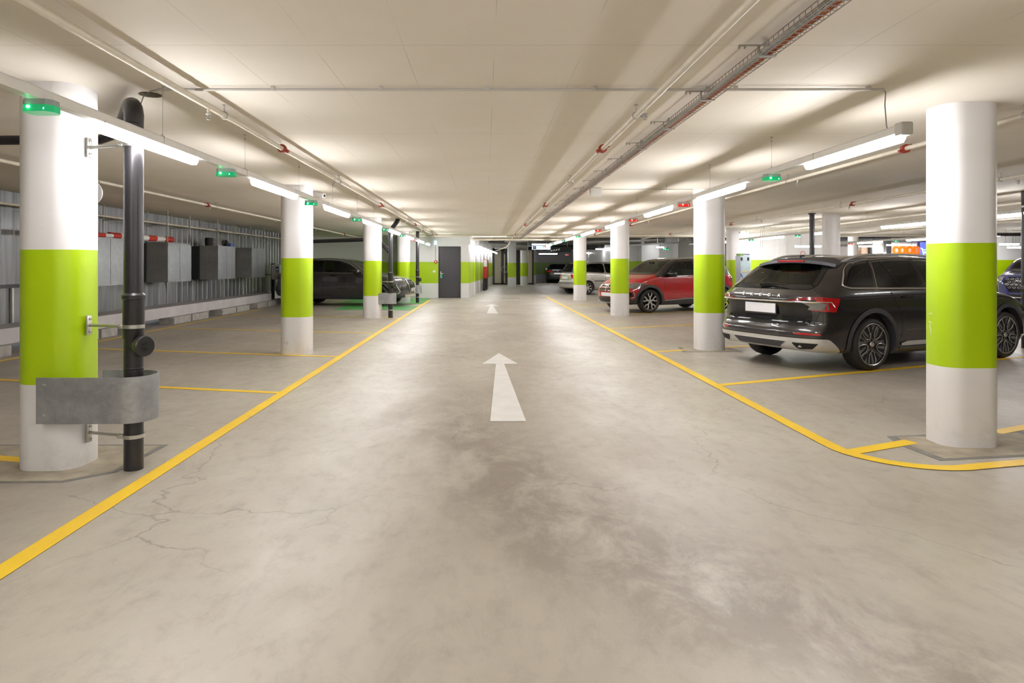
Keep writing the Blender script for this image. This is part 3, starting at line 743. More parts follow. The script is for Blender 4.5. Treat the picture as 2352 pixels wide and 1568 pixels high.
MB().tube([(0, 0, 0), (0, 0, CEIL)], .06, 16).build('pipe', M['black_pipe'], t, True)
MB().lathe([(0, -.17), (.075, -.17), (.08, -.16), (.08, -.13), (.05, -.13), (.05, 0)], c=(-.06, 0, H-(663-VY)*10.6/F), axis='y', n=20).build('access_branch', M['black_pipe'], t, True)
MB().lathe([(.06, 2.28), (.068, 2.28), (.068, 2.31), (.06, 2.31)], n=20).build('pipe_clamp', M['zinc'], t, True)

# round plate on the back of the first column, cameras
o = MB().lathe([(0, 0), (.09, 0), (.09, .012), (0, .015)], axis='y', n=24).build('round_plate', M['steel'], None, True, (at(206, 443, 4.78)[0], 4.78, at(206, 443, 4.78)[2]))
tag(o, 'round pale plate peeping out behind the front left column', 'plate')
for (px, py, dd, lab, s) in ((728, 446, 10.6, 'white security camera on the ceiling by the second left column', 1), (1706, 532, 21, 'white security camera on the ceiling above the flowered machine', -1)):
    p = at(px, py, dd); t = empty('security_camera', (p.x, p.y, 0), 0, lab, 'camera')
    mb = MB(); mb.lathe([(0, CEIL-.01), (.05, CEIL-.01), (.05, CEIL), (0, CEIL)], n=14); mb.tube([(0, 0, CEIL), (0, 0, p.z+.03)], .012, 8); mb.build('mount', M['white_plastic'], t, True)
    o = MB().bbox(-.12, .12, -.035, .035, -.035, .035, .01).build('camera_body', M['white_plastic'], t, False, (.03*s, 0, p.z)); o.rotation_euler = (0, .25*s, -.5*s)
    o2 = MB().lathe([(0, .121), (.022, .121), (.022, .126), (0, .126)], axis='x', n=12).build('lens', M['black'], o)

# ------------------------------------------------------------------ wall cabinets at the left
CX0, CX1 = -7.57, -7.1
def cabinet(y0, ln, z0, z1, label, knob=True):
    t = empty('wall_cabinet', (CX0, y0, z0), 0, label, 'cabinet', 'hanging steel cabinets')
    D = CX1-CX0; Hc = z1-z0
    MB().bbox(0, D, 0, ln, 0, Hc, .006).build('body', M['cabside'], t)
    MB().box(D, D+.012, .02, ln/2-.006, .02, Hc-.02).build('door', M['cab'], t)
    o = MB().box(D, D+.012, ln/2+.006, ln-.02, .02, Hc-.02).build('door', M['cab'], t)
    MB().lathe([(0, D+.012), (.012, D+.012), (.012, D+.02), (0, D+.02)], c=(0, ln/2+.05, Hc*.48), axis='x', n=10).build('lock', M['steel'], o)
    mb = MB(); mb.box(D, D+.016, 0, ln, Hc-.02, Hc); mb.box(D, D+.016, 0, ln, 0, .02); mb.box(D, D+.016, 0, .02, 0, Hc); mb.box(D, D+.016, ln-.02, ln, 0, Hc); mb.build('door_frame', M['cab'], t)
    for yy in (.02, ln-.04):
        mb = MB()
        for xx in (.0, D-.02): mb.box(xx, xx+.022, yy, yy+.022, Hc, CEIL-z0)
        mb.box(0, D, yy, yy+.02, Hc+.36, Hc+.385)
        mb.build('hanging_frame', M['zinc'], t)
    MB().box(-.22, 0, -.06, .0, -.0, Hc-.02).box(-.22, 0, 0, ln, .05, Hc-.05).build('back_shadow_panel', M['black'], t)  # black backing panel, also draws the shadow strip of the gap behind
    return t
cabinet(6.6, 1.2, .96, 1.86, 'grey steel double door cabinet at the left edge, left of the front column')
cabinet(11.75, 1.2, .96, 1.86, 'grey steel double door cabinet seen between the front column and black pipe')
cabinet(14.57, 1.16, .96, 1.855, 'grey steel wall cabinet right of the black pipe, largest fully visible')
cabinet(17.3, 1.2, .96, 1.86, 'grey steel wall cabinet with a basket and blue box on top')
cabinet(19.8, 1.2, .96, 1.87, 'last grey steel wall cabinet, tinted green, next to the charging post')
def pole(p, q, r, label, bands=7, ph=0):
    t = empty('barrier_pole', p, 0, label, 'pole', 'striped barrier poles')
    p, q = Vector(p), Vector(q)
    mb = MB()
    for k in range(bands): mb.tube([(q-p)*(k/bands), (q-p)*((k+1)/bands)], r, 14, (k+ph) % 2)
    mb.tube([Vector((0, 0, 0)), (q-p).normalized()*-.03], r*1.05, 14, 0)
    mb.build('striped_tube', [M['redpole'], M['whitepole']], t, True)
zt = 1.86
pole((-7.2, 14.95, zt+.065), (-7.32, 12.7, zt+.065), .062, 'thick red and white pole lying on the cabinets, its end right of the black pipe', 7)
pole((-7.15, 12.75, zt+.045), (-7.25, 10.9, zt+.045), .042, 'thinner red and white pole lying on the cabinet left of the black pipe', 8, 0)
o = MB().lathe([(0, 0), (.10, 0), (.11, .16), (.10, .22), (0, .22)], n=20).build('black_bucket', M['black'], None, True, (-7.45, 17.6, 1.86)); tag(o, 'dark round bucket on top of the cabinet with the blue box', 'bucket')
t = empty('wire_basket', (-7.33, 17.95, 1.86), 0, 'pale wire basket on the cabinet behind the dark bucket', 'basket')
mb = MB()
for k in range(5): mb.tube([((.10+.02*k)*math.cos(a*PI/12), (.10+.02*k)*math.sin(a*PI/12), .05*k+.01) for a in range(24)], .005, 5, closed=True)
for a in range(12): mb.tube([(.1*math.cos(a*PI/6), .1*math.sin(a*PI/6), 0), (.18*math.cos(a*PI/6), .18*math.sin(a*PI/6), .21)], .004, 5)
mb.build('wire_mesh', M['zinc'], t)
o = MB().lathe([(0, -.08), (.06, -.075), (.09, -.03), (.09, .03), (.06, .075), (0, .08)], axis='x', n=16).build('cable_drum', M['black'], None, True, (-7.2, 18.05, 1.86+.092)); tag(o, 'small dark drum on the cabinet beside the blue box', 'drum')
t = empty('storage_box', (-7.22, 18.24, 1.86), 0, 'small blue box at the right end on top of the cabinet', 'box')
MB().bbox(-.1, .1, 0, .22, 0, .085, .01).build('box_body', mat('blue_plastic', (.05, .10, .35), .4), t)
MB().bbox(-.105, .105, -.005, .225, .085, .10, .004).build('lid', mat('pale_blue_plastic', (.25, .35, .6), .4), t)
# charging post
t = empty('charging_post', at(628, 694, 23.3)[0:2]+(0,) if False else ((628-VX)*23.3/F, 23.3, 0), 0, 'black charging post with a pale wall box, behind the dark grey car', 'charger')
MB().bbox(-.07, .04, -.05, .05, 0, 1.40, .01).build('post', M['black'], t)
o = MB().bbox(-.04, .27, -.12, -.0, .82, 1.36, .03).build('wall_box', M['white_plastic'], t)
MB().box(.13, .22, -.125, -.119, 1.12, 1.28).build('screen', M['dark'], o)
MB().box(.15, .20, -.128, -.124, 1.16, 1.22).build('display', mat('blue_display', (.1, .3, .5), .3, emis=(.2, .5, .8), estr=.15), o)
MB().tube([(.05, -.1, .82), (.06, -.12, .6), (.0, -.14, .45), (-.02, -.12, .7), (.02, -.1, .85)], .015, 8).build('charging_cable', M['black'], t, True)
# wall fittings by the door
t = empty('emergency_lamp', at(1000, 556, 26.5), 0, 'small lit pale blue emergency lamp high on the wall left of the dark door', 'lamp')
MB().bbox(-.05, .05, -.03, .08, -.10, .06, .01).build('lamp_body', mat('pale_lamp', (.6, .8, .85), .4, emis=(.5, .8, .9), estr=1.0), t)
MB().tube([(0, .05, -.1), (0, .05, -.75)], .008, 6).build('conduit', M['steel'], t)
p = at(1001, 601, 26.57); t = empty('alarm_button', p, 0, 'red round alarm button on the wall left of the dark door', 'button')
MB().lathe([(0, -.035), (.05, -.035), (.065, -.02), (.065, .02), (0, .02)], axis='y', n=18).build('housing', M['redpole'], t, True)
MB().lathe([(0, -.045), (.03, -.045), (.03, -.03), (0, -.03)], axis='y', n=14).build('button', M['white_plastic'], t, True)
p = at(997, 623.5, 26.58); t = empty('light_switch', p, 0, 'small square white light switch on the green band left of the dark door', 'switch')
MB().bbox(-.05, .05, -.012, .02, -.05, .05, .006).build('plate', M['white_plastic'], t); MB().bbox(-.03, .03, -.02, -.008, -.03, .03, .004).build('rocker', M['whitepole'], t)
# fire hose cabinet + extinguisher on the slanted wall
q = Vector(sp(8.6, .0))
t = empty('fire_hose_cabinet', (q.x, q.y, 0), -math.atan2(sd.x, sd.y)+0, 'red fire hose cabinet on the slanted wall', 'cabinet')
MB().bbox(.0, .22, 0, 1.0, .62, 1.62, .01).build('body', mat('fire_red_enamel', (.55, .04, .03), .4), t)
MB().bbox(.22, .235, .05, .95, .66, 1.58, .006).build('door', mat('fire_red_door', (.62, .06, .03), .35), t)
o = MB().box(0.02, .2, -.02, .0, 1.25, 1.60).build('white_panel', M['white_plastic'], t)
MB().bbox(.02, .2, .1, .9, 0, .62, .01).build('stand', M['dark'], t)
q = Vector(sp(7.7, .12))
t = empty('fire_extinguisher', (q.x, q.y, 0), 0, 'dark extinguisher standing at the foot of the slanted wall before the red cabinet', 'extinguisher')
MB().lathe([(0, .0), (.075, .0), (.08, .03), (.08, .36), (.05, .42), (.02, .45), (0, .45)], n=18).build('cylinder', M['dark'], t, True)
MB().tube([(0, 0, .45), (.0, -.06, .5), (.08, -.06, .3), (.09, -.05, .12)], .013, 8).build('hose', M['black'], t, True)

# ------------------------------------------------------------------ services in the high zone beyond the slab
def duct(p, q, r, m, label, name='ventilation_duct'):
    p, q = Vector(p), Vector(q); mb = MB(); n = max(2, int((q-p).length/1.0)); 
    mb.tube([p, q], r, 20)
    for k in range(1, n):
        c = p+(q-p)*k/n; e = (q-p).normalized()*.03; mb.tube([c-e, c+e], r*1.05, 20)
    o = mb.build(name, m, None, True); tag(o, label, 'duct'); return o
duct(at(1345, 555, 31), at(1470, 552, 31), .17, M['duct'], 'silver round duct beyond the low slab, above the silver car')
duct(at(1478, 551, 31), at(1525, 549, 31), .19, M['duct'], 'short fat silver duct above the red car bonnet')
duct(at(1095, 556, 40), at(1210, 566, 40), .26, M['duct'], 'long silver duct above the far dark doors')
duct(at(1215, 572, 47), at(1345, 566, 44), .16, M['black'], 'black duct above the far black car')
duct(at(1345, 566, 42), at(1500, 566, 36), .20, M['black'], 'black duct between silver car and red car, under the silver duct')
duct(at(1700, 548, 27.5), at(2125, 541, 27.5), .07, M['dark'], 'dark pipe across under the ceiling behind the estate car')
duct(at(1700, 556, 31), at(2000, 556, 31), .2, M['duct'], 'long silver duct beyond the slab behind the white columns')
duct(at(2000, 552, 32), at(2352, 548, 32), .2, M['duct'], 'silver duct above the shop front')
duct(at(2270, 538, 17), at(2352, 538, 17), .045, M['black_pipe'], 'black pipe under the ceiling at the right edge')
t = empty('cable_ladder', (0, 0, 0), 0, 'pale cable ladder stepping up beyond the slab above the red car', 'cable tray')
q = [at(1440, 566, 30), at(1510, 561, 30), at(1558, 559, 30), at(1578, 553, 30), at(1660, 553, 30)]
mb = MB()
for a, b in zip(q, q[1:]):
    mb._add([a+Vector((0, -.1, 0)), b+Vector((0, -.1, 0)), b+Vector((0, .1, 0)), a+Vector((0, .1, 0)), a+Vector((0, -.1, .07)), b+Vector((0, -.1, .07)), b+Vector((0, .1, .07)), a+Vector((0, .1, .07))],
            [(0, 1, 2, 3), (4, 5, 6, 7), (0, 1, 5, 4), (2, 3, 7, 6)])
mb.build('side_rails', M['cab'], t)
mb = MB()
for p in q[1:4]: mb.tube([p, (p.x, p.y, 3.3)], .025, 6)
mb.build('hanger_rods', M['zinc'], t)
for (px, w_, h_, dd, lab) in ((1600, 26, 10, 31, 'grey service box above the red car'), (1180, 40, 10, 33, 'grey duct box straight ahead under the upper ceiling'), (1310, 60, 12, 36, 'grey duct box above the silver car')):
    a, b = at(px-w_/2, 556, dd), at(px+w_/2, 556-h_, dd)
    t = empty('duct_box', ((a.x+b.x)/2, dd, 0), 0, lab, 'duct'); X_ = (b.x-a.x)/2
    MB().bbox(-X_, X_, 0, .4, a.z, b.z, .02).build('box', M['duct'], t)
    MB().tube([(-X_*.8, .2, b.z), (-X_*.8, .2, 3.3)], .02, 6).tube([(X_*.8, .2, b.z), (X_*.8, .2, 3.3)], .02, 6).build('hanger_rods', M['steel'], t)
# cross beam pipes near the end of the lane
for (py0, y_, z_, r_, lab) in ((0, 25.6, CEIL-.06, .03, 'cream pipe crossing the lane near the dark door'), (0, 28.6, CEIL-.09, .05, 'thick pale pipe crossing the lane at the slab edge')):
    o = MB().tube([(-3.2 if y_ < 26 else -.6, y_, z_), (4.4, y_, z_)], r_, 12).build('cross_pipe', M['pipe'], None, True); tag(o, lab, 'pipe')
t = empty('light_fixture', (.15, 26.2, 0), 0, 'slim lit strip light crosswise on the ceiling right of the dark door', 'strip light')
MB().box(-.70, .70, -.03, .03, CEIL-.075, CEIL-.05).build('diffuser', mat('dim_lit_diffuser', (1, 1, 1), .4, emis=(1, .98, .95), estr=2.0), t); MB().box(-.72, .72, -.035, .035, CEIL-.05, CEIL).build('housing', M['trunk'], t)

# ------------------------------------------------------------------ text helper, signs
def text_mesh(s, size, depth, name, m, parent, loc, rot, align='CENTER', sx=1.0, bold=0.0):
    cu = bpy.data.curves.new(name, 'FONT'); cu.body = s; cu.size = size; cu.extrude = depth; cu.align_x = align; cu.align_y = 'CENTER'; cu.offset = bold
    tmp = bpy.data.objects.new(name+'_tmp', cu); COL.objects.link(tmp)
    dg = bpy.context.evaluated_depsgraph_get(); me = bpy.data.meshes.new_from_object(tmp.evaluated_get(dg))
    bpy.data.objects.remove(tmp); bpy.data.curves.remove(cu)
    me.materials.clear(); me.materials.append(m)
    o = bpy.data.objects.new(name, me); link(o, parent); o.location = loc; o.rotation_euler = rot; o.scale = (sx, 1, 1)
    return o
UP = (PI/2, 0, 0)
# hanging direction sign
dd = 30.5
a, b = at(1222, 573, dd), at(1264.5, 564, dd)
t = empty('direction_sign', ((a.x+b.x)/2, dd, 0), 0, 'lit white hanging sign with a blue square and white left arrow', 'sign')
W_ = (b.x-a.x)/2
MB().bbox(-W_, W_, 0, .08, a.z, b.z, .008).build('panel', mat('lit_sign_face', (.75, .85, .95), .4, emis=(.62, .78, 1.), estr=.9), t)
MB().bbox(-W_, W_*.65, -.01, .09, b.z+.03, b.z+.09, .005).build('top_lamp', mat('sign_top_lamp', (.8, .9, 1), .4, emis=(.8, .92, 1.), estr=2.0), t)
hs = (b.z-a.z)*.42; cx = -W_+hs*1.5; cz = (a.z+b.z)/2
o = MB().box(cx-hs, cx+hs, -.004, 0, cz-hs, cz+hs).build('blue_square', mat('sign_blue', (.02, .07, .30), .4), t)
mb = MB(); mb.box(cx-hs*.5, cx+hs*.75, -.008, -.004, cz-hs*.1, cz+hs*.1)
mb.prism([(cx-hs*.8, cz), (cx-hs*.1, cz+hs*.75), (cx+hs*.1, cz+hs*.55), (cx-hs*.42, cz), (cx+hs*.1, cz-hs*.55), (cx-hs*.1, cz-hs*.75)], -.008, -.004, axis='y')
mb.build('arrow', M['white_plastic'], o)
text_mesh('BADECENTER', .115, .001, 'sign_lettering', mat('pale_blue_letters', (.35, .48, .66), .5, emis=(.3, .45, .7), estr=.35), t, (W_*.24, -.004, cz+.01), UP, sx=.76)
MB().tube([(-W_*.9, .04, b.z+.09), (-W_*.9, .04, 3.3)], .008, 5).tube([(W_*.6, .04, b.z+.09), (W_*.6, .04, 3.3)], .008, 5).build('suspension_wire', M['steel'], t)
# striped end of a height bar
p = at(1270, 574, 32)
t = empty('height_bar', p, 0, 'short black bar with white chevrons right of the hanging sign', 'barrier')
mb = MB().bbox(-.15, .9, 0, .05, -.10, .16, .01); mb.build('bar', M['black'], t)
mb = MB()
for k in range(4): mb.prism([(-.12+.12*k, -.09+.02*k), (-.04+.12*k, -.06+.02*k), (-.02+.12*k, .02+.02*k), (-.10+.12*k, -.01+.02*k)], -.004, 0, axis='y')
mb.build('chevrons', M['white_plastic'], t); MB().tube([(.7, .02, .1), (.7, .02, 3.3-p.z)], .012, 6).build('rod', M['steel'], t)
# flowered machine
dd = 20.4
a, b = at(1700, 650, dd), at(1725, 586.5, dd)
t = empty('ticket_machine', ((a.x+b.x)/2, dd+.2, 0), 0, 'tall pale blue machine painted with pink flowers and a rainbow, behind the estate car', 'machine')
W_ = (b.x-a.x)/2
MB().bbox(-W_, W_, -.2, .2, 0, b.z, .02).build('body', mat('pale_blue_enamel', (.60, .74, .82), .4, noise=.12, nscale=5), t)
mb = MB(); mb.box(-W_*.9, -W_*.55, -.205, -.2, b.z-.16, b.z-.06); mb.box(W_*.3, W_*.65, -.205, -.2, b.z-.16, b.z-.06); mb.build('dark_square', M['dark'], t)
MB().box(-W_*1.0, -W_*.35, -.21, .1, b.z+.0, b.z+.06).build('green_header', mat('green_header_paint', (.22, .40, .05), .5), t)
MB().box(-W_*.35, W_*.75, -.205, .1, b.z, b.z+.005).build('header_base', M['white_plastic'], t)
text_mesh('bAumi', .085, .012, 'header_lettering', mat('navy_letters', (.03, .04, .22), .5), t, (W_*.25, -.15, b.z+.04), UP, sx=.85)
cr = mat('rainbow_cream', (.75, .66, .35), .5); mb = MB()
for rr in (.30, .33): mb.tube([(rr*math.cos(k*PI/16), -.205, 1.02-.02+rr*.45*math.sin(k*PI/16)) for k in range(17) if abs(rr*math.cos(k*PI/16)) < W_], .009, 5)
mb.build('rainbow', cr, t)
pk = mat('pink_paint', (.72, .20, .38), .5); gn = mat('leaf_green_paint', (.08, .42, .16), .5); mb = MB(); mg = MB()
for (x, z, s) in ((-.1, .84, .06), (.09, .85, .055), (.14, .80, .05), (-.06, .90, .035)):
    for k in range(5):
        a_ = 2*PI*k/5+x*9; mb.lathe([(0, -.207), (s*.45, -.207), (s*.45, -.201), (0, -.201)], c=(x+s*.55*math.cos(a_), 0, z+s*.55*math.sin(a_)), axis='y', n=8)
    mg.tube([(x, -.204, z-s*.6), (x-.01, -.204, .55)], .007, 5)
for (x, z, s) in ((-.08, .70, .10), (.02, .72, .09), (.09, .68, .08), (-.02, .62, .12)): mg.lathe([(0, -.206), (s, -.206), (s, -.201), (0, -.201)], c=(x, 0, z), axis='y', n=12)
mb.build('pink_flowers', pk, t); mg.build('green_leaves', gn, t)
mb = MB(); rnd = random.Random(5)
for k in range(14): mb.lathe([(0, -.204), (.009, -.204), (.009, -.2), (0, -.2)], c=(rnd.uniform(-.13, .13), 0, rnd.uniform(1.1, 1.5)), axis='y', n=6)
mb.build('small_dots', gn, t)
mb = MB().prism([(-.16, 1.10), (-.12, 1.05), (-.09, .98), (-.06, .93), (-.10, .95), (-.15, 1.0)], -.206, -.2, axis='y'); mb.build('blue_bird_mark', mat('blue_mark', (.05, .2, .7), .5), t)
# round prohibition mark on the far white wall
p = at(1844, 582, 23.95); o = MB().tube([(.06*math.cos(k*PI/12)*1.4, 0, .06*math.sin(k*PI/12)*1.4) for k in range(24)], .008, 6, closed=True).build('round_sign', M['redpole'], None, False, (p.x, p.y, p.z)); tag(o, 'small red ring sign on the white wall above the estate car roof', 'sign')
# shop front
SD = 31.0
def sx_(px): return (px-VX)*SD/F
t = empty('shop_front', (0, SD, 0), 0, 'lit shop front with orange letters and dark frames, seen over the estate car roof', 'shop front')
MB().box(sx_(1935), sx_(2130), .3, .4, 0, 3.0).build('rear_wall', mat('shop_wall', (.5, .46, .42), .6, noise=.3, nscale=1.3), t)
MB().box(sx_(1984), sx_(1999), .2, .3, 0, 2.2).build('beige_panel', mat('peach_wall', (.78, .55, .38), .6), t)
MB().box(sx_(1973), sx_(1983), .15, .25, 0, 2.05).build('wooden_cabinet', mat('brown_wood', (.30, .14, .06), .5, noise=.3), t)
MB().box(sx_(1999), sx_(2004), 0, .2, 0, 3.0).box(sx_(2036), sx_(2047), 0, .2, 0, 3.0).box(sx_(2004), sx_(2036), 0, .1, 2.5, 3.0).build('dark_frame', M['dark'], t)
mb = MB()
for (x0, x1, z) in ((2008, 2021, 1.93), (2010, 2018, 1.86), (2014, 2024, 1.99), (2008, 2016, 2.1), (2030, 2042, 1.9), (2037, 2042, 2.12)): mb.box(sx_(x0), sx_(x1), .1, .14, z, z+.035)
mb.build('shelf_lights', M['lensfar'], t)
MB().bbox(sx_(2048), sx_(2107), -.02, .1, 1.72, 2.42, .02).build('sign_board', mat('sign_white', (.8, .78, .75), .5, emis=(1, .95, .9), estr=.05), t)
og = mat('orange_letters', (.85, .22, .01), .4, emis=(1., .22, .0), estr=.35)
text_mesh('coop', .82, .03, 'sign_lettering', og, t, ((sx_(2053)+sx_(2107))/2, -.06, 2.10), UP, sx=.78, bold=.02)
bl = mat('sign_blue_lit', (.10, .14, .62), .4, emis=(.16, .2, .85), estr=.8); wl = mat('sign_white_lit', (.6, .8, .9), .4, emis=(.6, .85, 1.), estr=1.2)
t = empty('trolley_sign', (sx_(2118), SD-.3, 0), 0, 'blue lit sign with pale shopping trolley symbols, right of the orange letters', 'sign')
MB().bbox(-.24, .36, 0, .1, 1.55, 2.42, .02).build('blue_panel', bl, t)
def cart(mb, x, z, s):
    mb.tube([(x-s, -.01, z+s*.9), (x-s*.6, -.01, z+s*.8), (x-s*.35, -.01, z-s*.4), (x+s*.75, -.01, z-s*.4)], s*.13, 5)
    mb.tube([(x-s*.5, -.01, z+s*.45), (x+s*.85, -.01, z+s*.45), (x+s*.7, -.01, z-s*.1), (x-s*.4, -.01, z-s*.1)], s*.12, 5)
    for q in (-.2, .6): mb.lathe([(0, -.02), (s*.16, -.02), (s*.16, 0), (0, 0)], c=(x+s*q, 0, z-s*.75), axis='y', n=10)
mb = MB(); cart(mb, -.10, 1.98, .17); cart(mb, .22, 2.02, .17); mb.build('trolley_symbols', wl, t)

# shopping trolleys far right
def trolley(parent):
    mb = MB(); w0, w1, l = .20, .27, .85
    for k in range(6):
        z = .45+.09*k; ww = w0+(w1-w0)*k/5; e = .05*(5-k)/5
        mb.tube([(-ww, e, z), (ww, e, z), (ww, l-e, z), (-ww, l-e, z)], .005, 5, closed=True)
    for k in range(7):
        y_ = .05+k*.125
        for s in (-1, 1): mb.tube([(s*w0, y_, .45), (s*w1, y_, .9)], .004, 4)
    for k in range(5): x = -w0+k*w0/2; mb.tube([(x, .05, .45), (x*w1/w0, 0, .9)], .004, 4)
    a_ = mb.build('basket', M['zinc'], parent)
    mb = MB()
    for s in (-1, 1): mb.tube([(s*w1, l, .98), (s*w0, l-.1, .45), (s*w0, .75, .15), (s*w0, .05, .12)], .012, 6)
    b_ = mb.build('frame', M['zinc'], parent)
    c_ = MB().tube([(-w1, l+.02, 1.0), (w1, l+.02, 1.0)], .018, 8).build('handle', M['black'], parent, True)
    wm = None
    for (x, y_) in ((-w0, .05), (w0, .05), (-w0, .75), (w0, .75)):
        if wm is None: wm = MB().lathe([(0, -.015), (.055, -.015), (.055, .015), (0, .015)], axis='x', n=12).build('wheel', M['black'], parent, False, (x, y_, .057))
        else: c = wm.copy(); COL.objects.link(c); c.location = (x, y_, .057)
TX = 17.22
proto = None
for i in range(4):
    lab = ['shopping trolley nested in the row right of the large column, foremost', 'shopping trolley second in the nested row right of the large column', 'shopping trolley third in the nested row right of the large column', 'hindmost shopping trolley of the nested row at right'][i]
    if proto is None:
        proto = empty('shopping_trolley', (TX, 22, 0), 0, lab, 'trolley', 'nested shopping trolleys'); trolley(proto); t = proto
    else: t = copy_tree(proto)
    t.location = (TX, 22.3+i*.26, 0); t['label'] = lab
# ------------------------------------------------------------------ cars
def hermite(pts):
    xs = [p[0] for p in pts]; ys = [p[1] for p in pts]; n = len(pts)
    d = [(ys[i+1]-ys[i])/(xs[i+1]-xs[i]) for i in range(n-1)]
    m = [d[0]]+[0 if d[i-1]*d[i] <= 0 else 2*d[i-1]*d[i]/(d[i-1]+d[i]) for i in range(1, n-1)]+[d[-1]]
    def f(x):
        if x <= xs[0]: return ys[0]
        if x >= xs[-1]: return ys[-1]
        i = max(k for k in range(n-1) if xs[k] <= x); h = xs[i+1]-xs[i]; t = (x-xs[i])/h
        return (2*t**3-3*t**2+1)*ys[i]+(t**3-2*t**2+t)*h*m[i]+(-2*t**3+3*t**2)*ys[i+1]+(t**3-t**2)*h*m[i+1]
    return f
def inpoly(x, y, P):
    c = False; n = len(P); j = n-1
    for i in range(n):
        if (P[i][1] > y) != (P[j][1] > y) and x < (P[j][0]-P[i][0])*(y-P[i][1])/(P[j][1]-P[i][1])+P[i][0]: c = not c
        j = i
    return c
def rounded(P, r=.04, k=4):
    out = []; n = len(P)
    for i in range(n):
        a, b, c = Vector(P[i-1]), Vector(P[i]), Vector(P[(i+1) % n])
        u, v = (a-b), (c-b); rr = min(r, u.length*.45, v.length*.45); p, q = b+u.normalized()*rr, b+v.normalized()*rr
        for j in range(k+1):
            t = j/k; out.append(tuple((1-t)**2*p+2*t*(1-t)*b+t*t*q))
    return out
def resample(P, step=.03, closed=True):
    out = []; n = len(P)
    for i in range(n if closed else n-1):
        a, b = Vector(P[i]), Vector(P[(i+1) % n]); k = max(1, int((b-a).length/step))
        for j in range(k): out.append(tuple(a+(b-a)*j/k))
    if not closed: out.append(tuple(P[-1]))
    return out
def grow(P, d):
    "offset polygon outward"
    n = len(P); A = sum(P[i-1][0]*P[i][1]-P[i][0]*P[i-1][1] for i in range(n)); s = 1 if A > 0 else -1; out = []
    for i in range(n):
        a, b = Vector(P[i-1]), Vector(P[(i+1) % n]); t = (b-a)
        if t.length < 1e-9: out.append(P[i]); continue
        t.normalize(); out.append((P[i][0]+t.y*d*s, P[i][1]-t.x*d*s))
    return out
def glass_mat(name, tint, refl=.06):
    m = bpy.data.materials.new(name); m.use_nodes = True; nt = m.node_tree; nt.nodes.clear(); g = NT(m)
    tr = g.add('ShaderNodeBsdfTransparent'); tr.inputs[0].default_value = (*tint, 1)
    gl = g.add('ShaderNodeBsdfGlossy'); gl.inputs['Roughness'].default_value = .02; gl.inputs[0].default_value = (.9, .92, .95, 1)
    fr = g.add('ShaderNodeFresnel'); fr.inputs['IOR'].default_value = 1.45
    tcn = g.add('ShaderNodeTexCoord'); nz = g.noise(tcn.outputs['Object'], 2.0, 2)
    f = g.math('ADD', g.math('MULTIPLY', fr.outputs[0], .9), g.math('MULTIPLY', nz, refl*.4))
    mx = g.add('ShaderNodeMixShader'); g.link(f, mx.inputs[0]); g.link(tr.outputs[0], mx.inputs[1]); g.link(gl.outputs[0], mx.inputs[2])
    o = g.add('ShaderNodeOutputMaterial'); g.link(mx.outputs[0], o.inputs[0]); return m
def paint(name, col, flake=.0, rough=.25, metal=.0):
    return mat(name, col, rough, metal, noise=.06, nscale=3, coat=1.0)
M['glass'] = glass_mat('tinted_car_glass', (.42, .50, .44)); M['glassdark'] = glass_mat('dark_privacy_glass', (.16, .18, .17))
M['chrome'] = mat('brushed_chrome', (.72, .70, .68), .18, 1.0, noise=.03)
M['satin'] = mat('satin_silver_plastic', (.60, .59, .57), .36, .3, noise=.04)
M['clad'] = mat('dark_grey_cladding', (.050, .048, .054), .50, noise=.1)
M['gloss'] = mat('gloss_black_trim', (.010, .010, .011), .08, noise=.05)
M['tyre'] = mat('tyre_rubber', (.022, .019, .018), .62, noise=.15, nscale=20)
M['rimgrey'] = mat('graphite_rim', (.22, .21, .21), .3, .6, noise=.1)
M['rimsilver'] = mat('machined_rim', (.66, .64, .62), .25, .85, noise=.04)
M['taillamp'] = mat('red_lamp_plastic', (.42, .006, .010), .12, coat=1, emis=(1, .02, .02), estr=.03, noise=.35, nscale=25)
M['taildark'] = mat('dark_red_lamp_plastic', (.20, .004, .008), .12, coat=1)
M['lampclear'] = mat('clear_lamp_plastic', (.26, .26, .26), .08, .6, noise=.25, nscale=14, coat=1)
M['plate'] = mat('blank_number_plate', (.78, .78, .80), .4, noise=.03)
M['interior'] = mat('dark_car_interior', (.028, .027, .028), .7, noise=.2)
M['liner'] = mat('arch_liner', (.008, .008, .008), .8, noise=.1)

